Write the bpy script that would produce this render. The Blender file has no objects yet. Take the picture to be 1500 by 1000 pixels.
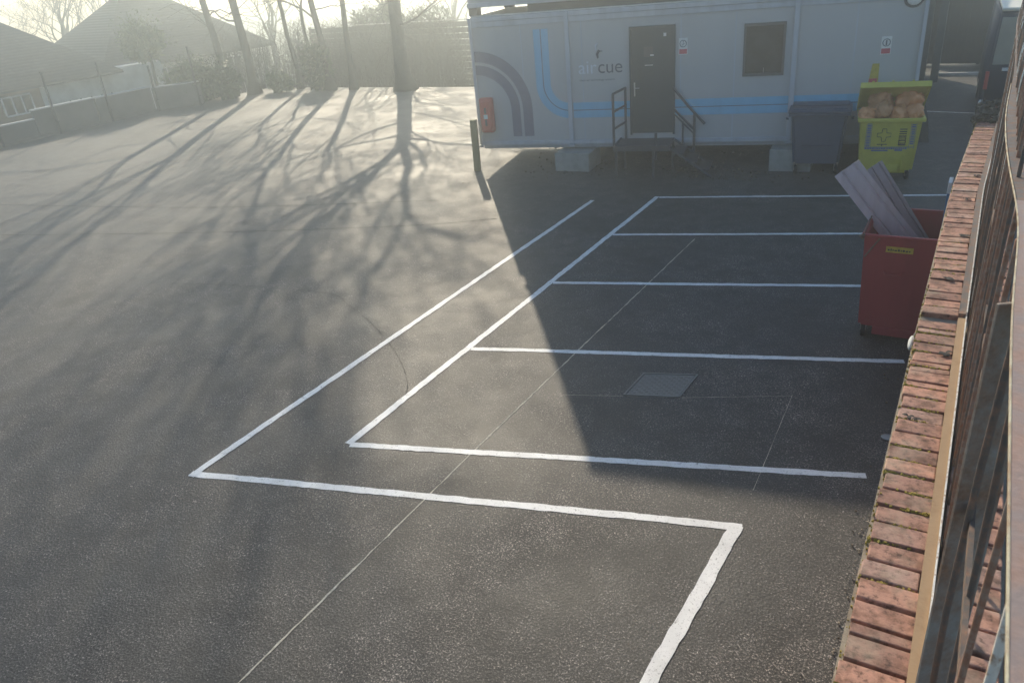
import bpy, bmesh, math, random
from mathutils import Vector, Matrix, noise as mnoise
R = math.radians
C = bpy.context.scene.collection
scene = bpy.context.scene

# ------------------------------------------------------------------ camera
cam_d = bpy.data.cameras.new("camera"); cam = bpy.data.objects.new("camera", cam_d); C.objects.link(cam)
CAMP = Vector((5.465, -5.056, 4.635))
Fv = Vector((-0.48040934, 0.75559443, -0.44529083)); Rv = Vector((0.86294702, 0.49789707, -0.08614495)); Uv = Vector((-0.15661835, 0.42564723, 0.89123236))
m = Matrix.Identity(4)
for i in range(3):
    m[i][0] = Rv[i]; m[i][1] = Uv[i]; m[i][2] = -Fv[i]; m[i][3] = CAMP[i]
cam.matrix_world = m
cam_d.sensor_width = 36; cam_d.lens = 26.88; cam_d.clip_start = 0.05; cam_d.clip_end = 1000
cam_d.dof.use_dof = True; cam_d.dof.focus_distance = 8.0; cam_d.dof.aperture_fstop = 8.0
scene.camera = cam

# ------------------------------------------------------------------ sky, sun, exposure
SUN_EL = R(24.8); SUN_AZ = R(-36.6)            # azimuth from +Y towards +X
w = bpy.data.worlds.new("World"); scene.world = w; w.use_nodes = True
nt = w.node_tree
sky = nt.nodes.new('ShaderNodeTexSky'); sky.sky_type = 'NISHITA'; sky.sun_disc = False
sky.sun_elevation = SUN_EL; sky.sun_rotation = SUN_AZ; sky.air_density = 1.5; sky.dust_density = 0.4; sky.ozone_density = 5.0
nt.links.new(sky.outputs[0], nt.nodes['Background'].inputs[0]); nt.nodes['Background'].inputs[1].default_value = 0.12
sd = bpy.data.lights.new("sun", 'SUN'); sun = bpy.data.objects.new("sun", sd); C.objects.link(sun)
sd.energy = 5.0; sd.angle = R(0.55); sd.color = (1.0, 0.86, 0.65)
sdir = Vector((math.sin(SUN_AZ) * math.cos(SUN_EL), math.cos(SUN_AZ) * math.cos(SUN_EL), math.sin(SUN_EL)))
sun.rotation_euler = sdir.to_track_quat('Z', 'Y').to_euler()
sun.location = (-10, 15, 20)
scene.view_settings.view_transform = 'Standard'; scene.view_settings.look = 'None'
scene.view_settings.exposure = 0.43; scene.view_settings.gamma = 1
scene.view_settings.use_curve_mapping = False
HAZE_DENSITY = 0.0102
try:
    scene.cycles.volume_bounces = 1
except Exception: pass

# ------------------------------------------------------------------ materials
def newmat(name):
    mt = bpy.data.materials.new(name); mt.use_nodes = True
    return mt, mt.node_tree, mt.node_tree.nodes['Principled BSDF']
def N(nt, t, **k):
    n = nt.nodes.new(t)
    for a, v in k.items():
        if a in n.inputs.keys(): n.inputs[a].default_value = v
        else: setattr(n, a, v)
    return n
def noise(nt, scale, detail=4, rough=0.6, coord=None):
    n = N(nt, 'ShaderNodeTexNoise'); n.inputs['Scale'].default_value = scale
    n.inputs['Detail'].default_value = detail; n.inputs['Roughness'].default_value = rough
    if coord is not None: nt.links.new(coord, n.inputs['Vector'])
    return n
def ramp(nt, fac, stops):
    r = nt.nodes.new('ShaderNodeValToRGB'); cr = r.color_ramp
    while len(cr.elements) < len(stops): cr.elements.new(0.5)
    for e, (p, c) in zip(cr.elements, stops):
        e.position = p; e.color = (c[0], c[1], c[2], 1) if not isinstance(c, (int, float)) else (c, c, c, 1)
    nt.links.new(fac, r.inputs[0]); return r
def mixc(nt, fac, a, b, mode='MIX'):
    x = nt.nodes.new('ShaderNodeMix'); x.data_type = 'RGBA'; x.blend_type = mode
    if isinstance(fac, (int, float)): x.inputs[0].default_value = fac
    else: nt.links.new(fac, x.inputs[0])
    for i, v in ((6, a), (7, b)):
        if isinstance(v, (tuple, list)): x.inputs[i].default_value = (v[0], v[1], v[2], 1)
        else: nt.links.new(v, x.inputs[i])
    return x.outputs[2]
def bump(nt, bs, h, strength, dist=0.01):
    b = nt.nodes.new('ShaderNodeBump'); b.inputs['Strength'].default_value = strength; b.inputs['Distance'].default_value = dist
    nt.links.new(h, b.inputs['Height']); nt.links.new(b.outputs[0], bs.inputs['Normal'])
def ocoord(nt, kind='Object'):
    return nt.nodes.new('ShaderNodeTexCoord').outputs[kind]
def mat(name, col, rough=0.6, dirt=(0.5, 0.45, 0.4), dirt_amt=0.35, scale=6, metal=0, bmp=0.15, bscale=60, spec=0.5, streak=False, island=0.0):
    mt, nt, bs = newmat(name)
    co = ocoord(nt)
    if streak:
        mp = nt.nodes.new('ShaderNodeMapping'); mp.inputs['Scale'].default_value = (1, 1, 0.12); nt.links.new(co, mp.inputs[0]); cs = mp.outputs[0]
    else: cs = co
    n = noise(nt, scale, 6, 0.65, cs)
    r = ramp(nt, n.outputs[0], [(0.42, 0.0), (0.72, 1.0)])
    dc = tuple(c * d for c, d in zip(col, dirt)) if max(dirt) <= 1 else dirt
    ml = nt.nodes.new('ShaderNodeMath'); ml.operation = 'MULTIPLY'; ml.inputs[1].default_value = dirt_amt
    nt.links.new(r.outputs[0], ml.inputs[0])
    c = mixc(nt, ml.outputs[0], col, dc)
    if island:
        g = nt.nodes.new('ShaderNodeNewGeometry')
        rr = ramp(nt, g.outputs['Random Per Island'], [(0, 1 - island), (1, 1 + island)])
        c = mixc(nt, 1.0, c, rr.outputs[0], 'MULTIPLY')
    nt.links.new(c, bs.inputs['Base Color'])
    bs.inputs['Roughness'].default_value = rough; bs.inputs['Metallic'].default_value = metal
    bs.inputs['Specular IOR Level'].default_value = spec
    if bmp:
        n2 = noise(nt, bscale, 4, 0.6, co); bump(nt, bs, n2.outputs[0], bmp, 0.004)
    return mt

def asphalt_mat():
    mt, nt, bs = newmat('asphalt'); co = ocoord(nt)
    fine = nt.nodes.new('ShaderNodeTexVoronoi'); fine.inputs['Scale'].default_value = 48; nt.links.new(co, fine.inputs['Vector'])
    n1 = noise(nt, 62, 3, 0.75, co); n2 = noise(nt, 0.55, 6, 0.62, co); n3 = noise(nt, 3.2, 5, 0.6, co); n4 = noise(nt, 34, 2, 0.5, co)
    base = ramp(nt, n2.outputs[0], [(0.3, (0.017, 0.016, 0.0155)), (0.5, (0.031, 0.028, 0.026)), (0.7, (0.064, 0.056, 0.049))])  # broad mottling: staining, also painting in soft foreground shade
    st = ramp(nt, n1.outputs[0], [(0.40, 0.2), (0.52, 0.7), (0.60, 4.6)])
    c = mixc(nt, 1.0, base.outputs[0], st.outputs[0], 'MULTIPLY')
    nw = noise(nt, 42, 1, 0.4, co); wr = ramp(nt, nw.outputs[0], [(0.44, 0.62), (0.48, 1.0), (0.505, 3.2), (0.53, 1.0), (0.58, 0.62)]); c = mixc(nt, 0.8, c, wr.outputs[0], 'MULTIPLY')
    # individual pale and dark chippings
    ch = ramp(nt, fine.outputs['Color'], [(0.15, 0.55), (0.6, 1.0), (0.85, 1.9)])
    c = mixc(nt, 0.75, c, ch.outputs[0], 'MULTIPLY')
    pt = ramp(nt, n3.outputs[0], [(0.35, 0.58), (0.65, 1.35)])
    ns = noise(nt, 0.9, 3, 0.5, co); stain_shade = ramp(nt, ns.outputs[0], [(0.54, 1.0), (0.64, 0.60)]); c = mixc(nt, 1.0, c, stain_shade.outputs[0], 'MULTIPLY')  # large dark patches, part stain, part painted soft shade
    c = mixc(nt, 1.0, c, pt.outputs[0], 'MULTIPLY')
    nt.links.new(c, bs.inputs['Base Color'])
    bs.inputs['Roughness'].default_value = 0.62
    rr = ramp(nt, n2.outputs[0], [(0.3, 0.60), (0.7, 0.80)]); nt.links.new(rr.outputs[0], bs.inputs['Roughness'])
    bs.inputs['Specular IOR Level'].default_value = 0.6
    bs.inputs['Sheen Weight'].default_value = 0.12; bs.inputs['Sheen Roughness'].default_value = 0.35; bs.inputs['Sheen Tint'].default_value = (1, .95, .88, 1)
    ad = nt.nodes.new('ShaderNodeMath'); ad.operation = 'ADD'; nt.links.new(fine.outputs['Distance'], ad.inputs[0]); nt.links.new(n1.outputs[0], ad.inputs[1])
    ad2 = nt.nodes.new('ShaderNodeMath'); ad2.operation = 'MULTIPLY_ADD'; nt.links.new(n2.outputs[0], ad2.inputs[0]); ad2.inputs[1].default_value = 6; nt.links.new(ad.outputs[0], ad2.inputs[2])
    bump(nt, bs, ad2.outputs[0], 0.38, 0.006)
    return mt
def paint_mat():
    mt, nt, bs = newmat('line_paint'); co = ocoord(nt)
    n = noise(nt, 70, 4, 0.7, co); n2 = noise(nt, 2.5, 4, 0.6, co)
    r = ramp(nt, n.outputs[0], [(0.30, (0.28, 0.27, 0.26)), (0.42, (0.82, 0.82, 0.80))])
    r2 = ramp(nt, n2.outputs[0], [(0.3, 0.80), (0.6, 1.0)])
    nw = noise(nt, 18, 6, 0.75, co); rw = ramp(nt, nw.outputs[0], [(0.33, 0.35), (0.42, 1.0)]); r2 = type('o', (), {'outputs': [mixc(nt, 1.0, r2.outputs[0], rw.outputs[0], 'MULTIPLY')]})
    nt.links.new(mixc(nt, 1.0, r.outputs[0], r2.outputs[0], 'MULTIPLY'), bs.inputs['Base Color'])
    bs.inputs['Roughness'].default_value = 0.6; bump(nt, bs, n.outputs[0], 0.4, 0.004)
    return mt
def brick_mat():
    mt, nt, bs = newmat('coping_brick'); co = ocoord(nt)
    g = nt.nodes.new('ShaderNodeNewGeometry')
    bc = ramp(nt, g.outputs['Random Per Island'], [(0, (0.26, 0.135, 0.10)), (0.3, (0.37, 0.195, 0.14)), (0.6, (0.47, 0.24, 0.165)), (0.8, (0.31, 0.18, 0.145)), (1, (0.44, 0.27, 0.21))])
    n = noise(nt, 28, 6, 0.7, co); n2 = noise(nt, 5, 5, 0.6, co)
    st = ramp(nt, n.outputs[0], [(0.34, (0.30, 0.27, 0.25)), (0.47, (1, 1, 1)), (0.75, (1.3, 1.28, 1.22))])
    c = mixc(nt, 1.0, bc.outputs[0], st.outputs[0], 'MULTIPLY')
    n5 = noise(nt, 11, 5, 0.65, co); so = ramp(nt, n5.outputs[0], [(0.38, (0.5, 0.46, 0.42)), (0.55, (1, 1, 1))]); c = mixc(nt, 1.0, c, so.outputs[0], 'MULTIPLY')
    li = ramp(nt, n2.outputs[0], [(0.52, 0.0), (0.7, 0.45)])
    c = mixc(nt, li.outputs[0], c, (0.40, 0.33, 0.24))
    nt.links.new(c, bs.inputs['Base Color']); bs.inputs['Roughness'].default_value = 0.85
    bump(nt, bs, n.outputs[0], 0.7, 0.006)
    return mt
def rust_mat(name, paint, rust=(0.16, 0.075, 0.04), lo=0.45, hi=0.6, rough=0.5, sc=9):
    mt, nt, bs = newmat(name); co = ocoord(nt)
    n = noise(nt, sc, 7, 0.7, co); n2 = noise(nt, 60, 4, 0.6, co)
    r = ramp(nt, n.outputs[0], [(lo, 0.0), (hi, 1.0)])
    ru = mixc(nt, n2.outputs[0], tuple(x * 0.6 for x in rust), tuple(x * 1.6 for x in rust))
    nt.links.new(mixc(nt, r.outputs[0], paint, ru), bs.inputs['Base Color'])
    rr = ramp(nt, n.outputs[0], [(lo, rough), (hi, 0.85)]); nt.links.new(rr.outputs[0], bs.inputs['Roughness'])
    bump(nt, bs, n2.outputs[0], 0.35, 0.004)
    return mt
def glass_mat(name, col, rough=0.1):
    mt, nt, bs = newmat(name); co = ocoord(nt)
    n = noise(nt, 3, 4, 0.6, co); r = ramp(nt, n.outputs[0], [(0.35, tuple(c * 0.6 for c in col)), (0.65, tuple(c * 1.4 for c in col))])
    nt.links.new(r.outputs[0], bs.inputs['Base Color']); bs.inputs['Roughness'].default_value = rough
    return mt

M = {}
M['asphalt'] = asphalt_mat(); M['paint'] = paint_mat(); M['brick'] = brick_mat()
M['seam'] = mat('tar_seam', (0.62, 0.58, 0.48), 0.9, spec=0.1, bmp=0.2, dirt_amt=0.9, dirt=(0.35, 0.35, 0.35), scale=25)
M['seam_dark'] = mat('tar_joint', (0.042, 0.040, 0.038), 0.95, spec=0.1, bmp=0.4)
M['cover'] = rust_mat('cover_iron', (0.17, 0.17, 0.16), (0.15, 0.14, 0.12), 0.45, 0.8, 0.45, 20)
M['grass'] = mat('rough_grass', (0.06, 0.075, 0.03), 0.9, scale=2, bmp=0.6)
M['soil'] = mat('gritty_soil', (0.09, 0.075, 0.055), 0.95, scale=8, bmp=0.8, dirt_amt=0.8)
M['pave'] = mat('upper_pavement', (0.20, 0.18, 0.16), 0.9, scale=3, bmp=0.5)
M['mortar'] = mat('pale_mortar', (0.30, 0.26, 0.20), 0.95, scale=15, bmp=0.8, dirt_amt=0.8)
M['wallface'] = mat('wall_brickwork', (0.22, 0.12, 0.09), 0.9, scale=10, bmp=0.8)  # plain brickwork colour below the coping
M['moss'] = mat('yellow_green_moss', (0.36, 0.27, 0.05), 0.95, scale=30, bmp=1.0, bscale=200, dirt_amt=0.9, dirt=(0.4, 0.5, 0.5))
M['cabin'] = mat('cabin_grey_panel', (0.44, 0.435, 0.44), 0.5, scale=1.2, bmp=0.06, bscale=25, dirt_amt=0.28, dirt=(0.75, 0.75, 0.72), streak=True)
M['cabin_trim'] = mat('cabin_trim', (0.45, 0.47, 0.52), 0.45, scale=4, bmp=0.05, streak=True)
M['cabin_dark'] = mat('cabin_gap_dark', (0.06, 0.06, 0.065), 0.8)
M['roof_sheet'] = mat('cabin_roof_sheet', (0.5, 0.5, 0.48), 0.5)
M['blue'] = mat('sky_blue_stripe', (0.17, 0.46, 0.66), 0.45, scale=4, dirt_amt=0.2, bmp=0.02, streak=True)
M['navyline'] = mat('dark_pinstripe', (0.07, 0.10, 0.16), 0.5, bmp=0)
M['purple'] = mat('slate_stripe', (0.19, 0.18, 0.24), 0.5, dirt_amt=0.2, bmp=0.02)
M['palelet'] = mat('pale_lettering', (0.62, 0.65, 0.72), 0.5, bmp=0)
M['darklet'] = mat('dark_lettering', (0.06, 0.06, 0.085), 0.5, bmp=0)
M['door'] = mat('door_dark_grey', (0.045, 0.058, 0.065), 0.45, scale=2, streak=True)
M['glass'] = glass_mat('window_glass', (0.03, 0.035, 0.035))
M['frame'] = mat('window_frame', (0.09, 0.09, 0.09), 0.4)
M['chrome'] = mat('brushed_steel', (0.6, 0.6, 0.6), 0.3, metal=1, bmp=0)
M['galv'] = mat('grey_steel_rail', (0.06, 0.06, 0.07), 0.5, scale=12)
M['white'] = mat('white_plastic', (0.75, 0.75, 0.74), 0.5, scale=10, bmp=0)
M['signred'] = mat('sign_red', (0.55, 0.06, 0.10), 0.5, bmp=0)
M['red'] = mat('red_plastic', (0.55, 0.07, 0.06), 0.4, scale=8, bmp=0.03)
M['binred'] = mat('maroon_bin_steel', (0.33, 0.035, 0.045), 0.5, scale=5, dirt_amt=0.45, dirt=(0.6, 0.6, 0.7), bmp=0.12, bscale=15, streak=True)
M['binnavy'] = mat('navy_bin_plastic', (0.05, 0.075, 0.125), 0.5, scale=3, bmp=0.1)
M['binyel'] = mat('lime_yellow_plastic', (0.60, 0.53, 0.08), 0.5, scale=4, dirt_amt=0.3, bmp=0.08)
M['binyeldark'] = mat('lid_inner_yellow', (0.42, 0.40, 0.06), 0.6, scale=4, bmp=0.08)
M['bag'] = mat('orange_bag', (0.82, 0.36, 0.15), 0.38, scale=5, dirt_amt=0.3, bmp=0.5, bscale=12)
M['bagtan'] = mat('tan_orange_bag', (0.66, 0.32, 0.15), 0.4, scale=5, dirt_amt=0.3, bmp=0.5, bscale=12)
M['label'] = mat('label_blue', (0.10, 0.16, 0.38), 0.5, bmp=0)
M['labelblk'] = mat('label_black', (0.03, 0.03, 0.035), 0.5, bmp=0)
M['plateyel'] = mat('dull_yellow_plate', (0.55, 0.42, 0.06), 0.6, scale=20, dirt_amt=0.5, bmp=0)
M['rubber'] = mat('black_rubber', (0.02, 0.02, 0.02), 0.7)
M['wheelmetal'] = mat('castor_metal', (0.35, 0.34, 0.32), 0.4, metal=0.8)
M['board'] = mat('grey_lilac_board', (0.52, 0.48, 0.53), 0.7, scale=5, dirt_amt=0.4, bmp=0.1, streak=True)
M['boarddark'] = mat('darker_lilac_board', (0.36, 0.34, 0.37), 0.7, scale=5, bmp=0.1)
M['concrete'] = mat('concrete_block', (0.33, 0.33, 0.31), 0.9, scale=6, dirt_amt=0.6, bmp=0.6)
M['panelconc'] = mat('fence_concrete', (0.17, 0.155, 0.14), 0.9, scale=1.6, dirt_amt=0.8, dirt=(0.6, 0.6, 0.6), bmp=0.5)
M['coping'] = mat('pale_coping', (0.50, 0.50, 0.48), 0.85, scale=4)
M['render'] = mat('white_render', (0.62, 0.62, 0.58), 0.9, scale=1.2, dirt_amt=0.5)
M['rooftile'] = mat('dark_roof_tile', (0.075, 0.06, 0.055), 0.85, scale=3, bmp=0.5, bscale=12)
def tile_mat():
    mt, nt, bs = newmat('roof_tile_rows'); co = ocoord(nt)
    wv = nt.nodes.new('ShaderNodeTexWave'); wv.wave_type = 'BANDS'; wv.bands_direction = 'Z'; wv.inputs['Scale'].default_value = 2.6; wv.inputs['Distortion'].default_value = .4; nt.links.new(co, wv.inputs[0])
    n = noise(nt, 4, 6, .7, co)
    a = ramp(nt, wv.outputs[0], [(0.1, (0.02, 0.017, 0.016)), (0.4, (0.045, 0.037, 0.033))]); b = ramp(nt, n.outputs[0], [(0.35, 0.6), (0.65, 1.5)])
    nt.links.new(mixc(nt, 1.0, a.outputs[0], b.outputs[0], 'MULTIPLY'), bs.inputs['Base Color']); bs.inputs['Roughness'].default_value = .85
    bump(nt, bs, wv.outputs[0], .6, .02); return mt
M['rooftile'] = tile_mat()
M['housebrick'] = mat('brown_house_brick', (0.22, 0.15, 0.11), 0.9, scale=8, bmp=0.5)
M['bark'] = mat('grey_brown_bark', (0.075, 0.065, 0.052), 0.95, scale=6, bmp=0.9, bscale=18)
M['twig'] = mat('dark_twig', (0.07, 0.06, 0.05), 0.9, bmp=0)
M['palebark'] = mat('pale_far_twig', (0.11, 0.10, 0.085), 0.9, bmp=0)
M['slat'] = mat('weathered_dark_slat', (0.05, 0.04, 0.032), 0.85, scale=5, bmp=0.4, dirt_amt=0.6)
M['timber'] = mat('mossy_timber', (0.26, 0.21, 0.09), 0.9, scale=6, dirt_amt=0.7, bmp=0.6, dirt=(0.45, 0.55, 0.5), streak=True)
M['pole'] = mat('dark_steel_pole', (0.05, 0.05, 0.05), 0.6)
def leafmat(name, c1, c2):
    mt, nt, bs = newmat(name); g = nt.nodes.new('ShaderNodeNewGeometry')
    r = ramp(nt, g.outputs['Random Per Island'], [(0, c1), (1, c2)])
    nt.links.new(r.outputs[0], bs.inputs['Base Color']); bs.inputs['Roughness'].default_value = 0.45
    bs.inputs['Transmission Weight'].default_value = 0.0
    return mt
M['leaf'] = leafmat('evergreen_leaf', (0.03, 0.05, 0.018), (0.09, 0.12, 0.04))
M['leafpale'] = leafmat('pale_evergreen_leaf', (0.06, 0.09, 0.03), (0.16, 0.18, 0.07))
M['drab'] = leafmat('dry_leaf', (0.05, 0.035, 0.02), (0.16, 0.11, 0.06))
M['darkleaf'] = mat('black_dry_leaf', (0.018, 0.016, 0.014), 0.8)
M['vannavy'] = mat('van_navy_paint', (0.018, 0.03, 0.07), 0.6, scale=2, bmp=0)
M['vanglass'] = mat('van_grey_window_panel', (0.26, 0.25, 0.21), 0.35, scale=2, bmp=0)
M['cream'] = mat('cream_edge', (0.75, 0.72, 0.62), 0.5)
M['rustblue'] = rust_mat('blue_grey_flaking_steel', (0.25, 0.26, 0.24), (0.20, 0.12, 0.075), 0.36, 0.60, 0.45, 4.0)
M['rustbar'] = rust_mat('rusty_bar', (0.30, 0.23, 0.18), (0.26, 0.13, 0.08), 0.35, 0.55, 0.5, 25)
M['darkbar'] = rust_mat('dark_flaked_bar', (0.11, 0.09, 0.075), (0.22, 0.12, 0.075), 0.45, 0.65, 0.5, 20)
M['tan'] = rust_mat('tan_painted_rail', (0.33, 0.21, 0.11), (0.24, 0.14, 0.07), 0.5, 0.75, 0.7, 6)
M['bright'] = rust_mat('sunlit_edge_pale', (0.72, 0.69, 0.62), (0.35, 0.22, 0.13), 0.5, 0.62, 0.3, 40)  # pale colour paints the sunlit gleam on the upstand and some pickets
M['mauve'] = rust_mat('mauve_brown_handrail', (0.26, 0.20, 0.18), (0.30, 0.19, 0.15), 0.4, 0.65, 0.6, 10)
M['yelmoss'] = rust_mat('cream_rail_edge', (0.60, 0.53, 0.36), (0.35, 0.24, 0.15), 0.42, 0.62, 0.5, 15)
M['bluesign'] = mat('blue_placard', (0.06, 0.22, 0.42), 0.5, bmp=0)
M['plastic_grey'] = mat('grey_clear_lamp', (0.22, 0.23, 0.23), 0.25, bmp=0)

# ------------------------------------------------------------------ mesh helpers
def obj(name, bm, m, parent=None, smooth=False):
    me = bpy.data.meshes.new(name)
    bmesh.ops.recalc_face_normals(bm, faces=bm.faces)
    bm.to_mesh(me); bm.free()
    for mm in (m if isinstance(m, (list, tuple)) else [m]): me.materials.append(M[mm])
    if smooth:
        for p in me.polygons: p.use_smooth = True
    o = bpy.data.objects.new(name, me); C.objects.link(o)
    if parent is not None: o.parent = parent
    return o
def tag(o, label=None, cat=None, group=None, kind=None):
    if label: o['label'] = label
    if cat: o['category'] = cat
    if group: o['group'] = group
    if kind: o['kind'] = kind
    return o
def thing(name, label, cat, loc=(0, 0, 0), rz=0, group=None):
    o = bpy.data.objects.new(name, None); C.objects.link(o); o.empty_display_size = 0.2
    o.location = loc; o.rotation_euler = (0, 0, rz)
    return tag(o, label, cat, group)
def B(): return bmesh.new()
CUBE = [(-.5, -.5, -.5), (.5, -.5, -.5), (.5, .5, -.5), (-.5, .5, -.5), (-.5, -.5, .5), (.5, -.5, .5), (.5, .5, .5), (-.5, .5, .5)]
CF = [(3, 2, 1, 0), (4, 5, 6, 7), (0, 1, 5, 4), (1, 2, 6, 5), (2, 3, 7, 6), (3, 0, 4, 7)]
def box(bm, c, s, rot=None, bev=0.0, mi=0):
    if bev <= 0:
        vs = []
        for q in CUBE:
            v = Vector((q[0] * s[0], q[1] * s[1], q[2] * s[2]))
            if rot is not None: v = rot @ v
            vs.append(bm.verts.new(v + Vector(c)))
        for f in CF:
            ff = bm.faces.new([vs[i] for i in f]); ff.material_index = mi
        return vs
    if len(bm.verts) > 200:
        b2 = bmesh.new(); box(b2, c, s, rot, bev, mi); mp = {v: bm.verts.new(v.co) for v in b2.verts}
        for f in b2.faces: bm.faces.new([mp[v] for v in f.verts])
        b2.free(); return []
    r = bmesh.ops.create_cube(bm, size=1.0); vs = r['verts']
    bmesh.ops.scale(bm, vec=s, verts=vs)
    if bev > 0:
        es = list({e for v in vs for e in v.link_edges})
        rr = bmesh.ops.bevel(bm, geom=es, offset=bev, segments=2, affect='EDGES', profile=0.5)
        vs = list({v for f in rr['faces'] for v in f.verts} | {v for v in vs if v.is_valid})
    if rot is not None: bmesh.ops.rotate(bm, cent=(0, 0, 0), matrix=rot, verts=vs)
    bmesh.ops.translate(bm, vec=c, verts=vs)
    if mi:
        for f in {f for v in vs for f in v.link_faces}: f.material_index = mi
    return vs
def bx(bm, x0, x1, y0, y1, z0, z1, bev=0.0, mi=0):
    return box(bm, ((x0 + x1) / 2, (y0 + y1) / 2, (z0 + z1) / 2), (abs(x1 - x0), abs(y1 - y0), abs(z1 - z0)), None, bev, mi)
def tube(bm, pts, rads, n=8, cap=True):
    pts = [Vector(p) for p in pts]
    if isinstance(rads, (int, float)): rads = [rads] * len(pts)
    rings = []; up = None
    for i, p in enumerate(pts):
        d = (pts[min(i + 1, len(pts) - 1)] - pts[max(i - 1, 0)])
        if d.length < 1e-9: d = Vector((0, 0, 1))
        d.normalize()
        if up is None:
            up = Vector((0, 0, 1)) if abs(d.z) < 0.9 else Vector((1, 0, 0))
        a = d.cross(up)
        if a.length < 1e-4: a = d.cross(Vector((0.3, 1, 0.2)))
        a.normalize(); b = d.cross(a).normalized(); up = -b if False else b.cross(d) * 0 + up
        rings.append([bm.verts.new(p + (a * math.cos(2 * math.pi * k / n) + b * math.sin(2 * math.pi * k / n)) * rads[i]) for k in range(n)])
    for i in range(len(rings) - 1):
        for k in range(n):
            bm.faces.new((rings[i][k], rings[i][(k + 1) % n], rings[i + 1][(k + 1) % n], rings[i + 1][k]))
    if cap:
        bm.faces.new(rings[0][::-1]); bm.faces.new(rings[-1])
def prism(bm, poly, z0, z1):     # poly (x,y) extruded in z
    lo = [bm.verts.new((x, y, z0)) for x, y in poly]; hi = [bm.verts.new((x, y, z1)) for x, y in poly]
    n = len(poly)
    bm.faces.new(lo[::-1]); bm.faces.new(hi)
    for i in range(n): bm.faces.new((lo[i], lo[(i + 1) % n], hi[(i + 1) % n], hi[i]))
def ribbon(bm, left, right):     # flat strip between two point lists
    a = [bm.verts.new(p) for p in left]; b = [bm.verts.new(p) for p in right]
    for i in range(len(a) - 1): bm.faces.new((a[i], b[i], b[i + 1], a[i + 1]))

# ------------------------------------------------------------------ the setting
CP = [(-26.2, -30), (5.86, -30), (5.86, 8.2), (30, 8.2), (30, 34), (-6.0, 34), (-6.0, 22.9), (-24.9, 22.9), (-26.2, 17.6)]
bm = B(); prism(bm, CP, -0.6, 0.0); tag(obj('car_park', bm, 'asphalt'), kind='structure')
bm = B(); f = bmesh.ops.create_grid(bm, x_segments=30, y_segments=30, size=130)
for v in bm.verts: v.co.z = -1.3 + 0.25 * mnoise.noise(v.co * 0.05)
tag(obj('ground', bm, 'grass'), kind='structure')
bm = B(); bx(bm, 5.862, 16, -30, 8.0, -0.5, 2.22); tag(obj('upper_pavement', bm, 'pave'), kind='structure')

def line(name, pts, wdt, m, z=0.004, seed=0, jitter=0.006, label=None, taper=False):
    rnd = random.Random(seed); L = []; Rr = []
    P = [Vector((x, y, 0)) for x, y in pts]; dense = []
    for i in range(len(P) - 1):
        n = max(2, int((P[i + 1] - P[i]).length / 0.08))
        for k in range(n + (i == len(P) - 2)): dense.append(P[i].lerp(P[i + 1], k / n))
    ph = rnd.random() * 50
    for i, p in enumerate(dense):
        d = (dense[min(i + 1, len(dense) - 1)] - dense[max(i - 1, 0)]).normalized(); nn = Vector((-d.y, d.x, 0))
        j = mnoise.noise(Vector((i * 0.06, ph, 0))) * wdt * 0.12
        wl = wdt / 2 * (1 + 0.08 * mnoise.noise(Vector((i * 0.15, ph, 3)))) + rnd.uniform(-jitter, jitter)
        wr = wdt / 2 * (1 + 0.08 * mnoise.noise(Vector((i * 0.15, ph, 7)))) + rnd.uniform(-jitter, jitter)
        a = p + nn * (j + wl); b = p + nn * (j - wr); L.append((a.x, a.y, z)); Rr.append((b.x, b.y, z))
    bm = B(); ribbon(bm, L, Rr); return tag(obj(name, bm, m), kind='structure')
SK = 0.301; cs, sn = math.cos(SK), math.sin(SK)
W_ = 0.088
PTS = {
 'l0': [(0.0, -0.04), (0.62, 0.16), (3.6, 1.08), (5.2, 1.62)],
 'l1': [(0, 2.4), (2.0, 3.02), (5.18, 4.06)],
}
line('parking_line', [(0.03, -0.03), (5.08, 1.525)], W_, 'paint', seed=1)
line('parking_line', [(0.05, 2.42), (5.16, 3.98)], W_, 'paint', seed=2)
line('parking_line', [(0.05, 4.84), (5.3, 6.40)], W_, 'paint', seed=3)
line('parking_line', [(0.05, 7.22), (5.3, 8.76)], W_, 'paint', seed=4)
line('parking_line', [(0.05, 9.62), (5.3, 11.0)], W_, 'paint', seed=5)
line('parking_line', [(0.0, -0.035), (0.0, 9.66)], W_ + 0.006, 'paint', z=0.006, seed=6)
line('parking_line', [(-1.21, -1.2), (-1.21, 9.1)], W_ + 0.006, 'paint', z=0.006, seed=7)
line('parking_line', [(-1.25, -1.168), (1.4, -0.43), (4.235, 0.352)], W_ + 0.006, 'paint', z=0.004, seed=8)
line('parking_line', [(4.188, 0.352), (4.06, -1.9), (4.02, -5)], W_ + 0.03, 'paint', z=0.006, seed=9)
line('tarmac_seam', [(1.35, -7), (1.36, -2.84), (1.38, 0.48), (1.42, 2.75), (1.52, 7.4)], 0.015, 'seam', z=0.003, seed=10, jitter=0.006)
line('tarmac_seam', [(4.15, 2.75), (4.19, 0.9)], 0.0045, 'seam', z=0.002, seed=11, jitter=0.002)
line('tarmac_seam', [(1.6, 1.75), (3.05, 2.25), (4.15, 2.73)], 0.0045, 'seam', z=0.002, seed=12, jitter=0.002)
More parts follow.
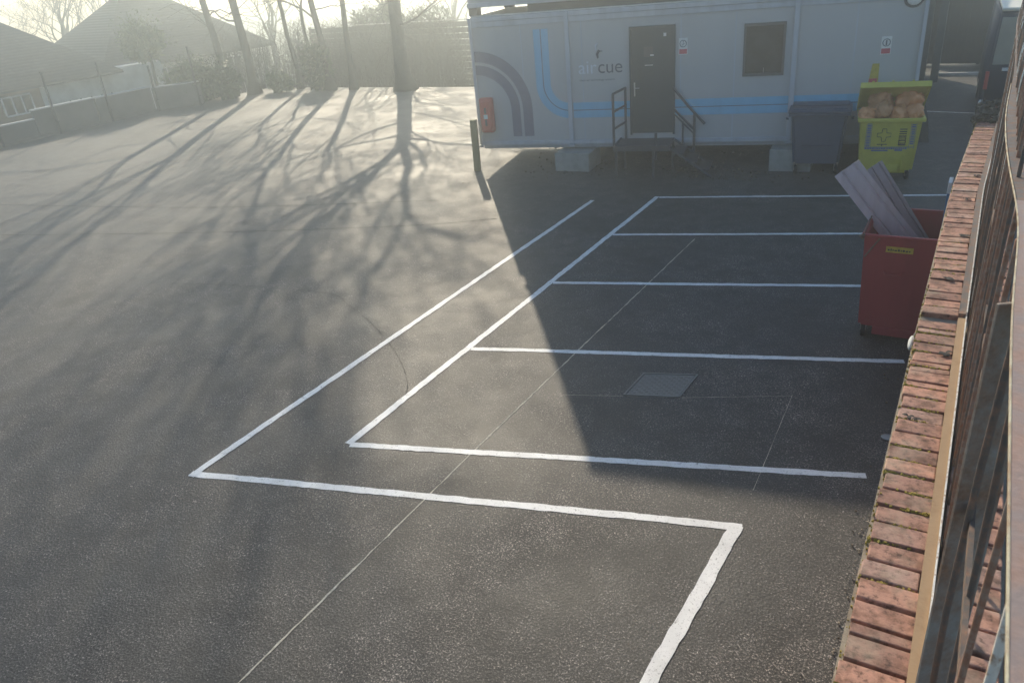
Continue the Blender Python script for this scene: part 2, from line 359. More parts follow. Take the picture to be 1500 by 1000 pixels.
def smooth(P, n=5):
    out = []
    for i in range(len(P) - 1):
        a, b, c, d = P[max(i - 1, 0)], P[i], P[i + 1], P[min(i + 2, len(P) - 1)]
        for k in range(n):
            t = k / n
            out.append(tuple(.5 * (2 * b[q] + (c[q] - a[q]) * t + (2 * a[q] - 5 * b[q] + 4 * c[q] - d[q]) * t * t + (3 * b[q] - a[q] - 3 * c[q] + d[q]) * t ** 3) for q in (0, 1)))
    return out + [P[-1]]
line('tarmac_seam', smooth([(-6.53, 2.67), (-5.0, 3.05), (-3.31, 3.27), (-2.64, 3.01), (-1.93, 2.65), (-1.27, 2.24), (-.72, 1.83), (-.22, 1.35), (.0, 1.0)]), 0.007, 'seam_dark', z=0.003, seed=13, jitter=.004)
line('tarmac_seam', smooth([(-13.5, 3.4), (-8.4, 5.0), (-4.2, 6.6), (-2.6, 7.5)]), 0.02, 'seam_dark', z=0.003, seed=14, jitter=.005)
line('tarmac_seam', smooth([(-16.6, 5.05), (-10.1, 6.4), (-4.6, 8.3)]), 0.02, 'seam_dark', z=0.003, seed=15, jitter=.005)

# gritty strip at the wall foot (stuff) + weeds under cabin
def clutter(name, label, cat, spots, m, seed, size=(0.01, 0.03), n=300, zt=0.01):
    rnd = random.Random(seed); bm = B()
    for _ in range(n):
        x0, x1, y0, y1 = rnd.choice(spots)
        x = rnd.uniform(x0, x1); y = rnd.uniform(y0, y1); s = rnd.uniform(*size)
        rot = Matrix.Rotation(rnd.uniform(0, 6.28), 3, 'Z') @ Matrix.Rotation(rnd.uniform(0, 1.2), 3, 'X')
        box(bm, (x, y, zt + s * 0.2), (s, s * rnd.uniform(.5, 1), s * rnd.uniform(0.3, .7)), rot)
    return tag(obj(name, bm, m), label, cat, kind='stuff')
clutter('grit', 'loose grit and leaf litter along the foot of the brick wall', 'grit', [(5.14, 5.33, -3.2, 1.0), (5.2, 5.33, -1.2, -0.2), (5.24, 5.33, -3, 8)], 'mortar', 5, n=900, size=(0.004, 0.018))
clutter('debris', 'dark rubble and soil strewn beneath the raised grey cabin', 'debris', [(-4.8, 3.5, 11.2, 14.0), (-3.8, -1.5, 10.8, 12.6), (-0.5, 2, 11.1, 12)], 'soil', 6, n=450, size=(0.008, 0.045))
clutter('leaf_litter', 'dead leaves and crumbs blown along the wall foot and around the bins', 'leaf litter', [(5.0, 5.33, -3, 7), (4.6, 5.33, 3.2, 6.2), (1.8, 4.8, 11.2, 12.2), (-5.4, -3, 9.5, 11.5)], 'drab', 16, n=150, size=(0.008, 0.024))

# ------------------------------------------------------------------ manhole cover
t = thing('manhole_cover', 'square iron inspection cover with chequer pattern set in the second bay', 'manhole cover', (2.73, 2.44, 0))
def quadcover():
    A = Vector((2.40 - 2.73, 2.05 - 2.44)); Bq = Vector((3.02 - 2.73, 2.24 - 2.44)); D = Vector((2.43 - 2.73, 2.62 - 2.44)); Cq = Vector((3.05 - 2.73, 2.82 - 2.44))
    def P(u, v, z):
        a = A.lerp(Bq, u); b = D.lerp(Cq, u); q = a.lerp(b, v); return (q.x, q.y, z)
    def bar(bm, u0, u1, v0, v1, z0, z1):
        lo = [bm.verts.new(P(u, v, z0)) for u, v in ((u0, v0), (u1, v0), (u1, v1), (u0, v1))]
        hi = [bm.verts.new(P(u, v, z1)) for u, v in ((u0, v0), (u1, v0), (u1, v1), (u0, v1))]
        bm.faces.new(hi); bm.faces.new(lo[::-1])
        for i in range(4): bm.faces.new((lo[i], lo[(i + 1) % 4], hi[(i + 1) % 4], hi[i]))
    fr = B()
    for a in ((0, 1, 0, .035), (0, 1, .965, 1), (0, .03, .035, .965), (.97, 1, .035, .965)): bar(fr, *a, 0.0, 0.012)
    obj('frame', fr, 'cover', t)
    ld = B(); bar(ld, .05, .95, .055, .945, 0.0, 0.004)
    n = 13
    for i in range(n):
        for j in range(n):
            u = .07 + .86 * i / n; v = .075 + .85 * j / n
            if (i + j) % 2: bar(ld, u, u + .055, v + .02, v + .035, .0042, .009)
            else: bar(ld, u + .02, u + .032, v, v + .055, .0042, .009)
    obj('lid', ld, 'cover', t)
quadcover()

# ------------------------------------------------------------------ cabins
TH = R(11.5); P0 = (-2.76, 11.55, 0)
def cab(u, out, z):  # cabin coords -> world (out = metres in front of the face)
    return (P0[0] + u * math.cos(TH) + out * math.sin(TH), P0[1] + u * math.sin(TH) - out * math.cos(TH), z)
U0, U1 = -2.42, 7.2; ZB, ZT = 0.56, 3.50
root = thing('site_cabin', 'long grey portable cabin with blue and slate stripes, raised on concrete blocks', 'cabin', P0, TH)
# local axes: x=u, y=-out, z
bm = B(); bx(bm, U0 + .02, U1 - .02, 0.0, 2.9, ZB + .10, ZT - .22)
obj('wall', bm, 'cabin', root)
bm = B(); bx(bm, U0, U1, -0.03, 2.93, ZB, ZB + .10, .006); bx(bm, U0 + .05, U1 - .05, .1, 2.8, ZB - .1, ZB - .002)
obj('base_frame', bm, 'cabin_trim', root)
bm = B(); bx(bm, U0, U1, -0.03, 2.93, ZT - .22, ZT - .10, .006); bx(bm, U0 - .02, U1 + .02, -0.055, 2.95, ZT - .098, ZT, .008)
obj('roof_trim', bm, 'cabin_trim', root)
bm = B(); bx(bm, U0 + .04, U1 - .04, 0.02, 2.88, ZT + .002, ZT + .03); obj('roof', bm, 'roof_sheet', root)
for uu in (U0 + .035, -0.07, 4.80, U1 - .035):
    bm = B(); wd = .05 if uu in (-.07, 4.80) else .035
    bx(bm, uu - wd, uu + wd, -0.075, -0.032, ZB + .03, ZT - .005, .008); bx(bm, uu - wd - .015, uu + wd + .015, -0.10, -0.031, ZB - .03, ZB + .025, .005)
    obj('corner_post', bm, 'cabin_trim', root)
for uu in (0.32 - 1.5, 0.25, 2.46, 3.6, 5.95):
    bm = B(); bx(bm, uu - .012, uu + .012, -0.0035, 0.0, ZB + .11, ZT - .225); obj('panel_joint', bm, 'cabin_trim', root)
# gap + upper cabin
bm = B(); bx(bm, -1.0, U1 - .1, 0.12, 2.8, ZT + .032, ZT + .20)
for uu in (U0 + .12,): bx(bm, uu - .1, uu + .1, .02, .3, ZT + .032, ZT + .20); bx(bm, uu - .1, uu + .1, 2.5, 2.8, ZT + .032, ZT + .20)
obj('spacer', bm, 'cabin_dark', root)
up = thing('site_cabin', 'upper grey portable cabin stacked on the striped one, its underside showing', 'cabin', (P0[0], P0[1], ZT + .205), TH)
bm = B(); bx(bm, U0 + .02, U1 - .02, 0.0, 2.9, .1, 2.24); obj('wall', bm, 'cabin', up)
bm = B(); bx(bm, U0, U1, -.03, 2.93, 0, .0995, .006); bx(bm, U0, U1, -.03, 2.93, 2.2405, 2.36, .006); obj('frame', bm, 'cabin_trim', up)
for uu in (-.07, 4.8):
    bm = B(); bx(bm, uu - .05, uu + .05, -0.075, -0.032, .0, 2.35, .008); obj('corner_post', bm, 'cabin_trim', up)
for a, b in ((0.6, 2.0), (2.9, 4.3), (5.5, 6.6)):
    bm = B(); bx(bm, a, b, -.02, -.002, 1.1, 2.0); obj('window', bm, 'glass', up)
bm = B(); rb0 = B()
for i in range(25):
    pass
rb0.free()
xs = [-1.2 + .35 * i for i in range(27)]; rows = []
for x in xs:
    h = (.62 + .10 * mnoise.noise(Vector((x, 3, 0)))) * min(1, (x + 1.25) / 1.2)
    rows.append([bm.verts.new((P0[0] + x * math.cos(TH) - yy * math.sin(TH), P0[1] + x * math.sin(TH) + yy * math.cos(TH), z)) for yy, z in ((2.1, -.02), (2.7, h * .7), (3.3, h), (4.2, h * .8), (5.0, -.02))])
for i in range(len(rows) - 1):
    for k in range(4): bm.faces.new((rows[i][k], rows[i + 1][k], rows[i + 1][k + 1], rows[i][k + 1]))
tag(obj('shade_bank', bm, 'soil'), kind='structure')  # added soil mound that blocks light through the gap beneath the cabin
# stripes
def sbox(bm, u0, u1, z0, z1, y=-0.004, th=0.0035): bx(bm, u0, u1, y - th, y, z0, z1)
bm = B()
def bluepath(off, wd, y, bmm, segs=((-0.0, 0),)):
    # path: down from z 3.16 at u=uc, quarter arc, then right
    uc = -0.70 + off; R_ = 0.62 + 0 ; cz = 1.345 + R_ ; cu = -0.70 + R_
    r = R_ - off if False else R_ - off
    L = []; Rr = []
    pts = [((cu - r), 3.16 , 0)]
    for k in range(0, 15):
        a = math.pi + (math.pi / 2) * k / 14
        pts.append((cu + r * math.cos(a), cz + r * math.sin(a), a))
    pts.append((-.135, cz - r, 0))
    for i, (u, z, a) in enumerate(pts):
        if i == 0: d = Vector((0, -1))
        elif i == len(pts) - 1: d = Vector((1, 0))
        else: d = Vector((-math.sin(a), math.cos(a)))
        nn = Vector((d.y, -d.x)) * (wd / 2)
        L.append((u + nn.x, y, z + nn.y)); Rr.append((u - nn.x, y, z - nn.y))
    ribbon(bmm, L, Rr)
for off in (-.092, .092): bluepath(off, .165, -0.006, bm)
for o_ in (-.092, .092):
    z = 1.345 + o_
    for a, b in ((-.005, 0.95 + .38), (2.30, 4.745), (4.855, 7.05)):
        sbox(bm, a, b, z - .0825, z + .0825)
obj('blue_stripe', bm, 'blue', root)
bm = B(); bluepath(0, .018, -.0062, bm)
for a, b in ((-.005, 1.33), (2.30, 4.745), (4.855, 7.05)): sbox(bm, a, b, 1.338, 1.354, y=-.0045, th=.002)
obj('pinstripe', bm, 'navyline', root)
bm = B()
for r0, r1 in ((0.83, 1.06 - .01), (1.12, 1.36)):
    L = []; Rr = []
    cu, cz = -2.37, 1.40
    L.append((cu + r1, -.006, .77)); Rr.append((cu + r0, -.006, .77))
    for k in range(17):
        a = (math.pi / 2) * k / 16
        L.append((cu + r1 * math.cos(a), -.006, cz + r1 * math.sin(a))); Rr.append((cu + r0 * math.cos(a), -.006, cz + r0 * math.sin(a)))
    ribbon(bm, L, Rr)
obj('slate_arch', bm, 'purple', root)
# lettering
def text(s, size, x, z, m, parent, y=-.006, name='lettering', rotm=None, bold=0.0, sx=1.0):
    cu = bpy.data.curves.new('t', 'FONT'); cu.body = s; cu.size = size; cu.offset = bold; cu.extrude = 0.001
    o = bpy.data.objects.new('t', cu); C.objects.link(o)
    dg = bpy.context.evaluated_depsgraph_get(); me = bpy.data.meshes.new_from_object(o.evaluated_get(dg))
    bpy.data.objects.remove(o); 
    for v in me.vertices:
        c = v.co.copy(); c.x *= sx
        if rotm == 90: c = Vector((-c.y, c.x, c.z))
        v.co = Vector((x + c.x, y - c.z, z + c.y))
    me.materials.clear(); me.materials.append(M[m]); me.name = name
    ob = bpy.data.objects.new(name, me); C.objects.link(ob); ob.parent = parent
    return ob
text('air', .42, .15, 2.15, 'palelet', root, bold=-.001, sx=.98)
text('cue', .42, .60, 2.15, 'darklet', root, bold=-.001, sx=.98)
text('clean air technology systems', .062, .17, 1.99, 'darklet', root, bold=0, sx=1.15)
bm = B()   # emblem: pale loop above a dark hooked drop
tube(bm, [(.62, -.008, 2.47), (.60, -.008, 2.56), (.64, -.008, 2.63), (.72, -.008, 2.62)], [.018, .03, .032, .014], 8); obj('emblem', bm, 'darklet', root)
bm = B(); tube(bm, [(.58, -.008, 2.64), (.575, -.008, 2.74), (.63, -.008, 2.80)], [.014, .022, .010], 8); obj('emblem', bm, 'palelet', root)
# door
dr = B(); bx(dr, 1.38, 2.30, -.035, -.002, .80, 3.04, .004); door = obj('door', dr, 'door', root)
bm = B()
bx(bm, 1.335, 1.378, -.05, -.001, .76, 3.09, .004); bx(bm, 2.302, 2.345, -.05, -.001, .76, 3.09, .004); bx(bm, 1.379, 2.301, -.05, -.001, 3.042, 3.09, .004)
obj('door_frame', bm, 'door', root)
bm = B(); bx(bm, 1.43, 1.46, -.045, -.036, 1.62, 1.92); tube(bm, [(1.445, -.05, 1.80), (1.445, -.075, 1.80), (1.56, -.075, 1.80)], .010, 8); obj('handle', bm, 'chrome', door)
for q in ((2.09, 2.15, 2.86, 2.93), (1.80, 1.88, 2.47, 2.50), (1.68, 1.86, 2.27, 2.285)):
    bm = B(); bx(bm, q[0], q[1], -.04, -.0385, q[2], q[3]); obj('notice', bm, 'white', door)
bm = B(); bx(bm, 1.66, 1.86, -.038, -.0355, 2.45, 2.66); obj('vision_panel', bm, 'frame', door)
# window
bm = B()
wu0, wu1, wz0, wz1 = 3.77, 4.61, 1.95, 3.01
for a in ((wu0, wu1, wz0, wz0 + .06), (wu0, wu1, wz1 - .06, wz1), (wu0, wu0 + .05, wz0 + .061, wz1 - .061), (wu1 - .05, wu1, wz0 + .061, wz1 - .061)):
    bx(bm, a[0], a[1], -.03, -.001, a[2], a[3], .003)
wf = obj('window', bm, 'frame', root)
bm = B(); bx(bm, wu0 + .051, wu1 - .051, -.014, -.002, wz0 + .061, wz1 - .061); obj('pane', bm, 'glass', wf)
bm = B(); tube(bm, [(4.2, -.035, 2.03), (4.2, -.045, 2.12)], .01, 6); obj('handle', bm, 'chrome', wf)

def wall_sign(u, z0, z1, wdt, label, icon):
    s = thing('safety_sign', label, 'sign', cab(u, 0.004, z0), TH, None)
    h = z1 - z0
    bm = B(); bx(bm, -wdt / 2, wdt / 2, -.008, 0, 0, h, .002); obj('board', bm, 'white', s)
    bm = B(); bx(bm, -wdt / 2 + .012, wdt / 2 - .012, -.0115, -.0083, .015, h * .33); obj('red_panel', bm, 'signred', s)
    bm = B(); cz = h * .66; rr = wdt * .36
    ring = [(rr * math.cos(a), -.010, cz + rr * math.sin(a)) for a in [i * math.pi / 10 for i in range(21)]]
    tube(bm, ring, .008, 6, False)
    if icon: tube(bm, [(-.02, -.010, cz - .03), (.02, -.010, cz), (0, -.010, cz + .05)], .009, 6)
    else: tube(bm, [(0, -.010, cz - .05), (0, -.010, cz + .045)], .014, 6)
    obj('symbol', bm, 'darklet', s)
wall_sign(2.51, 2.46, 2.80, .19, 'small white and red safety sign just right of the cabin door', 1)
wall_sign(6.53, 2.27, 2.61, .19, 'small white and red safety sign above the yellow bin, far right of cabin', 0)
s = thing('warning_sign', 'tall yellow tapered sign with a maroon patch behind the yellow bin', 'sign', cab(6.36, .006, 1.55), TH)
bm = B(); v = [bm.verts.new(q) for q in ((-.11, 0, 0), (.10, 0, 0), (.09, 0, .55), (-.04, 0, .55))]; f = bm.faces.new(v)
bmesh.ops.extrude_face_region(bm, geom=[f]); 
for q in bm.verts[-4:]: q.co.y -= .012
obj('board', bm, 'plateyel', s)
bm = B(); bx(bm, -.075, .075, -.017, -.013, .10, .26); obj('patch', bm, 'signred', s)
# fire extinguisher box
s = thing('extinguisher_cabinet', 'red plastic fire extinguisher box on the left end of cabin wall', 'extinguisher box', cab(-2.14, .002, .90), TH)
bm = B(); bx(bm, -.165, .165, -.20, 0, 0, .82, .05); obj('case', bm, 'red', s, True)
bm = B(); bx(bm, -.12, .12, -.225, -.201, .08, .74, .008); obj('door', bm, 'red', s)
bm = B(); bx(bm, -.05, .05, -.232, -.226, .34, .44); obj('notice', bm, 'white', s)
bm = B(); bx(bm, -.025, .025, -.232, -.226, .46, .60, .002); bx(bm, -.025, .025, -.232, -.226, .18, .32, .002); obj('slot', bm, 'darklet', s)
# round lamp
s = thing('wall_lamp', 'round white bulkhead lamp high on the right end of cabin wall', 'lamp', cab(6.93, .002, 3.30), TH)
bm = B(); bmesh.ops.create_cone(bm, cap_ends=True, segments=24, radius1=.19, radius2=.16, depth=.06, matrix=Matrix.Translation((0, -.03, 0)) @ Matrix.Rotation(R(90), 4, 'X')); obj('housing', bm, 'galv', s)
bm = B(); bmesh.ops.create_uvsphere(bm, u_segments=20, v_segments=10, radius=.14, matrix=Matrix.Translation((0, -.06, 0)) @ Matrix.Diagonal((1, .4, 1, 1))); obj('lens', bm, 'white', s, True)

# concrete blocks
def cblock(x, y, w_, d, h, label, seed, rz=0.1):
    rnd = random.Random(seed); bm = B(); box(bm, (0, 0, h / 2), (w_, d, h), None, .02)
    for v in bm.verts: v.co += Vector((rnd.uniform(-1, 1), rnd.uniform(-1, 1), rnd.uniform(-1, 1))) * .006
    o = obj('concrete_block', bm, 'concrete'); o.location = (x, y, 0); o.rotation_euler = (0, 0, rz)
    return tag(o, label, 'block', 'concrete blocks under the cabin')
cblock(-2.72, 11.58, .86, .9, .44, 'pale concrete block under the cabin corner post left of the door steps', 1)
cblock(2.05, 12.52, .86, .9, .47, 'concrete block under the cabin partly hidden by the navy bin', 2)

# entrance steps
s = thing('entrance_steps', 'small steel entrance steps with dark handrails at the cabin door', 'steps', cab(0, 0, 0), TH)
bm = B(); bx(bm, 1.15, 2.36, -.95, -.12, .66, .70, .005); obj('platform', bm, 'galv', s)
bm = B(); bx(bm, 1.15, 2.36, -.99, -.952, .60, .72); bx(bm, 1.112, 1.148, -.95, -.12, .60, .72); obj('platform_edge', bm, 'galv', s)
for i, (a, z) in enumerate(((2.40, .50), (2.68, .32), (2.96, .15))):
    bm = B(); bx(bm, a, a + .26, -.93, -.15, z, z + .035, .004); obj('tread', bm, 'galv', s)
for yy in (-.94, -.13):
    bm = B(); a = Vector((2.36, yy, .66)); b = Vector((3.25, yy, .02)); tube(bm, [a, b], .028, 4); obj('stringer', bm, 'galv', s)
for (uu, yy) in ((1.17, -.90), (2.0, -.92), (1.22, -.16), (2.33, -.16)):
    bm = B(); bx(bm, uu - .025, uu + .025, yy - .025, yy + .025, 0, .66); obj('leg', bm, 'galv', s)
def rail(pts, r=.026):
    bm = B(); tube(bm, pts, r, 8); return obj('rail', bm, 'galv', s)
def post(p0, p1, r=.03):
    bm = B(); tube(bm, [p0, p1], r, 8); return obj('post', bm, 'galv', s)
post((1.13, -.92, .70), (1.13, -.92, 1.83)); post((1.25, -.14, .70), (1.25, -.14, 1.83))
rail([(1.13, -.92, 1.83), (1.25, -.14, 1.83)], .03); rail([(1.13, -.92, 1.45), (1.25, -.14, 1.45)]); rail([(1.13, -.92, 1.08), (1.25, -.14, 1.08)])
post((2.06, -.92, .40), (2.06, -.92, .98)) 
rail([(2.31, -.12, 1.80), (2.66, -.12, 1.38), (3.02, -.12, .99)], .03)
rail([(2.31, -.12, 1.36), (2.80, -.12, .86)]); rail([(2.31, -.12, 1.26), (2.78, -.12, .78)], .018)
post((2.79, -.12, .2), (2.79, -.12, 1.24)); post((2.54, -.12, .4), (2.54, -.12, 1.05), .022)

# timber post at the cabin corner
bm = B(); box(bm, (0, 0, .62), (.15, .15, 1.24), None, .012)
for v in bm.verts: v.co.x += (.015 if v.co.z > .6 else 0) + random.Random(int(v.co.z * 100)).uniform(-.004, .004)
o = obj('timber_post', bm, 'timber'); o.location = (-5.12, 10.78, 0); o.rotation_euler = (0, 0, .3)
tag(o, 'mossy square timber post standing in front of the cabin left corner', 'post')

# ------------------------------------------------------------------ wheelie bins
def tapered(bm, w0, d0, w1, d1, z0, z1, open_top=False, th=.03, bev=0.02):
    def ringv(w_, d, z): return [bm.verts.new((sx * w_ / 2, sy * d / 2, z)) for sx, sy in ((-1, -1), (1, -1), (1, 1), (-1, 1))]
    a = ringv(w0, d0, z0); b = ringv(w1, d1, z1)
    for i in range(4): bm.faces.new((a[i], a[(i + 1) % 4], b[(i + 1) % 4], b[i]))
    bm.faces.new(a[::-1])
    if open_top:
        c = ringv(w1 - 2 * th, d1 - 2 * th, z1); d = ringv(w0 - 2 * th, d0 - 2 * th, z0 + th)
        for i in range(4):
            bm.faces.new((b[i], b[(i + 1) % 4], c[(i + 1) % 4], c[i])); bm.faces.new((c[i], c[(i + 1) % 4], d[(i + 1) % 4], d[i]))
        bm.faces.new(d)
    else: bm.faces.new(b)
    es = [e for e in bm.edges if all(v in a + b for v in e.verts) and abs(e.verts[0].co.z - e.verts[1].co.z) > .1]
    if bev: bmesh.ops.bevel(bm, geom=es, offset=bev * 2, segments=3, affect='EDGES')
def castor(parent, x, y, r=.09, top=.22, rz=0.3):
    bm = B(); bmesh.ops.create_cone(bm, cap_ends=True, segments=20, radius1=r, radius2=r, depth=.045, matrix=Matrix.Translation((x, y, r)) @ Matrix.Rotation(rz, 4, 'Z') @ Matrix.Rotation(R(90), 4, 'Y'))
    wh = obj('wheel', bm, 'rubber', parent)
    bm = B()
    c, s_ = math.cos(rz), math.sin(rz)
    for k in (-.032, .032):
        box(bm, (x + c * k, y + s_ * k, (r + top) / 2), (.006, .05, top - r + .05), Matrix.Rotation(rz, 3, 'Z'))
    bx(bm, x - .045, x + .045, y - .045, y + .045, top, top + .02)
    bmesh.ops.create_cone(bm, cap_ends=True, segments=12, radius1=.03, radius2=.03, depth=.052, matrix=Matrix.Translation((x, y, r)) @ Matrix.Rotation(rz, 4, 'Z') @ Matrix.Rotation(R(90), 4, 'Y'))
    obj('castor_fork', bm, 'wheelmetal', wh)

nb = thing('wheelie_bin', 'navy four-wheeled bin with closed lid in front of the cabin, left of the yellow bin', 'bin', (2.60, 12.26, 0), R(8))
bm = B(); tapered(bm, .92, .56, 1.10, .68, .22, 1.22, bev=.03); obj('body', bm, 'binnavy', nb, False)
bm = B(); bx(bm, -.60, .60, -.385, .36, 1.22, 1.275, .012); obj('rim', bm, 'binnavy', nb)
bm = B(); bx(bm, -.61, .61, -.40, .38, 1.28, 1.34, .02); bx(bm, -.56, .56, .05, .34, 1.335, 1.40, .03); bx(bm, -.2, .2, -.32, -.05, 1.335, 1.36, .01); bx(bm, -.52, -.25, -.32, -.05, 1.335, 1.36, .01); bx(bm, .25, .52, -.32, -.05, 1.335, 1.36, .01)
obj('lid', bm, 'binnavy', nb)
bm = B(); tube(bm, [(-.61, -.1, 1.12), (-.65, -.1, 1.12), (-.65, -.1, 1.16)], .022, 8); tube(bm, [(.61, -.1, 1.12), (.65, -.1, 1.12), (.65, -.1, 1.16)], .022, 8); obj('trunnion', bm, 'binnavy', nb)
bm = B(); bx(bm, -.3, .3, -.345, -.315, .60, .605); bx(bm, -.25, .25, -.42, -.401, 1.24, 1.262, .005); obj('handle', bm, 'binnavy', nb)
for x, y in ((-.40, -.22), (.40, -.22), (-.4, .22), (.4, .22)): castor(nb, x, y)

yb = thing('wheelie_bin', 'lime yellow bin overflowing with orange bags, its lid propped half open', 'bin', (3.94, 12.22, 0), R(9))
bm = B(); tapered(bm, .98, .84, 1.10, .98, .20, 1.18, True, bev=.03); obj('body', bm, 'binyel', yb)
bm = B()
for a in ((-.60, .60, -.54, -.47), (-.60, .60, .47, .54), (-.60, -.53, -.47, .47), (.53, .60, -.47, .47)): bx(bm, *a, 1.165, 1.235, .012)
obj('rim', bm, 'binyel', yb)
bm = B(); bx(bm, -.15, .22, -.47, -.43, .18, .32, .01); bx(bm, -.36, .36, -.40, .4, .14, .198); bx(bm, .27, .30, -.50, -.44, .22, .50, .005); obj('base', bm, 'binyel', yb)
for x, y in ((-.38, -.34), (.40, -.34), (-.4, .34), (.4, .34)): castor(yb, x, y)
# lid, hinged at the back and lifted
hinge = Vector((0, .52, 1.25)); ang = R(34)
lidm = Matrix.Translation(hinge) @ Matrix.Rotation(-ang, 4, 'X')
bm = B(); bx(bm, -.62, .62, -1.09, 0, -.01, .03, .01)
bx(bm, -.62, .62, -1.10, -1.06, -.07, .045, .008)
for x in (-.615, .585): bx(bm, x, x + .03, -1.06, 0, -.07, .0, .004)
for x in (-.4, -.05, .3): bx(bm, x - .02, x + .02, -1.12, -1.04, .046, .06)
bmesh.ops.transform(bm, matrix=lidm, verts=bm.verts); obj('lid', bm, 'binyel', yb)
# markings on the front face (front tilts slightly: approx y at z)
def fy(z): return -(.42 + (.07) * (z - .2) / .98) - .006
def fstrip(bm, x0, x1, z0, z1):
    v = [bm.verts.new((x0, fy(z0), z0)), bm.verts.new((x1, fy(z0), z0)), bm.verts.new((x1, fy(z1), z1)), bm.verts.new((x0, fy(z1), z1))]; bm.faces.new(v)
rnd = random.Random(3); bm = B()
z = .66
while z < 1.12:
    h = rnd.uniform(.012, .03); fstrip(bm, -.415, -.345, z, z + h); z += h + .01
z = .72
while z < 1.12:
    h = rnd.uniform(.012, .03); fstrip(bm, .375, .44, z, z + h); z += h + .012
x = -.42
while x < .34:
    h = rnd.uniform(.015, .04); fstrip(bm, x, x + h, .625, .655); x += h + .009
fstrip(bm, -.42, .46, .66, .672); fstrip(bm, -.3, .0, .585, .612); fstrip(bm, .12, .26, .59, .62)
for xx in (-.43, -.335, .36, .45): fstrip(bm, xx, xx + .006, .63, 1.13)
obj('border_print', bm, 'label', yb)
bm = B()
pl = [(-.035, .12), (.035, .12), (.045, .04), (.12, .035), (.12, -.035), (.045, -.045), (.03, -.13), (-.03, -.13), (-.045, -.045), (-.12, -.035), (-.12, .035), (-.045, .04), (-.035, .12)]
tube(bm, [(-.10 + a, fy(.91 + b) - .002, .91 + b) for a, b in pl], .006, 6, False)
fstrip(bm, -.21, -.03, .715, .73); fstrip(bm, -.13, -.11, .69, .715)
for i, zz in enumerate((.70, .735, .79, .835, .87, .92, .96, 1.01)):
    fstrip(bm, .17, .30, zz, zz + (.02 if i % 2 else .026))
fstrip(bm, .17, .185, .70, .80); fstrip(bm, .285, .30, .735, .86)
obj('symbol', bm, 'labelblk', yb)
def bag(loc, s, seed, m, label):
    bm = B(); bmesh.ops.create_icosphere(bm, subdivisions=4, radius=1)
    for v in bm.verts:
        n = v.co.normalized(); d = 1 + .30 * mnoise.noise(n * 1.5 + Vector((seed, 0, 0))) - .22 * (1 - min(1, abs(mnoise.noise(n * 2.3 + Vector((0, seed, 0)))) * 5)) - .10 * (1 - min(1, abs(mnoise.noise(n * 5 + Vector((seed, seed, 0)))) * 5)) 
        v.co = Vector((n.x * s[0] * d, n.y * s[1] * d, n.z * s[2] * d))
    # gathered, knotted neck
    tube(bm, [(0, 0, s[2] * .9), (.01, 0, s[2] * 1.15), (.03, -.01, s[2] * 1.3)], [.05, .018, .04], 8)
    o = obj('rubbish_bag', bm, m, None, True); o.location = loc; o.rotation_euler = (seed * .7, seed * .3, seed)
    return tag(o, label, 'bag', 'bags in the yellow bin')
def ybw(x, y, z):
    c, s_ = math.cos(R(9)), math.sin(R(9)); return (3.94 + x * c - y * s_, 12.24 + x * s_ + y * c, z)
bag(ybw(-.44, -.36, 1.27), (.17, .17, .15), 1, 'bag', 'bright orange bag at the left front corner of the yellow bin')
bag(ybw(-.16, -.30, 1.34), (.17, .2, .18), 2, 'bagtan', 'tan orange bag second from left at the front of the yellow bin')
bag(ybw(.13, -.34, 1.28), (.19, .18, .17), 3, 'bag', 'middle orange bag at the front of the yellow bin')
bag(ybw(.40, -.33, 1.30), (.17, .18, .18), 4, 'bag', 'orange bag at the right front corner of the yellow bin')
bag(ybw(-.22, .02, 1.45), (.30, .26, .22), 5, 'bagtan', 'large tan bag at the back left pushing up the yellow lid')
bag(ybw(.28, .0, 1.47), (.30, .26, .24), 6, 'bag', 'large orange bag at the back right pushing up the yellow lid')

# red bin: open topped, against the wall
rb = thing('waste_bin', 'open maroon red metal bin with castors standing against the brick wall', 'bin', (4.93, 4.95, 0), R(0))
bm = B(); tapered(bm, .74, .98, .82, 1.10, .18, 1.36, True, th=.025, bev=.02); obj('body', bm, 'binred', rb)
bm = B()
for a in ((-.435, .40, -.575, -.53), (-.435, .40, .53, .575), (-.435, -.395, -.53, .53), (.36, .40, -.53, .53)): bx(bm, *a, 1.35, 1.385, .008)
obj('rim', bm, 'binred', rb)
bm = B(); bx(bm, -.2, .34, -.5, -.42, .07, .178, .01); obj('base_plate', bm, 'binred', rb)
for x, y in ((-.31, -.40), (.30, -.40), (-.31, .40), (.3, .4)): castor(rb, x, y, .10, .165, 0.1)
def ry(z): return -(.49 + .06 * (z - .18) / 1.18)
bm = B(); bx(bm, -.16, .13, ry(1.22) - .012, ry(1.22) - .001, 1.18, 1.25); pt = obj('name_plate', bm, 'plateyel', rb)
bm = B(); rnd = random.Random(9); x = -.14
while x < .10:
    h = rnd.uniform(.012, .03); bx(bm, x, x + h, ry(1.22) - .0135, ry(1.22) - .0122, 1.20, 1.20 + rnd.uniform(.015, .032)); x += h + .008
obj('worn_print', bm, 'labelblk', pt)
bm = B(); tube(bm, [(-.15, ry(.9) - .0, .93), (-.13, ry(.9) - .03, .90), (.03, ry(.9) - .03, .90), (.05, ry(.9), .93)], .012, 8); obj('handle', bm, 'binred', rb)
bm = B(); tube(bm, [(-.38, ry(1.3) - .012, 1.10), (-.24, ry(1.3) - .012, 1.34)], .010, 6); tube(bm, [(-.42, -.56, 1.33), (-.445, -.58, 1.36), (-.41, -.60, 1.39)], .022, 6)
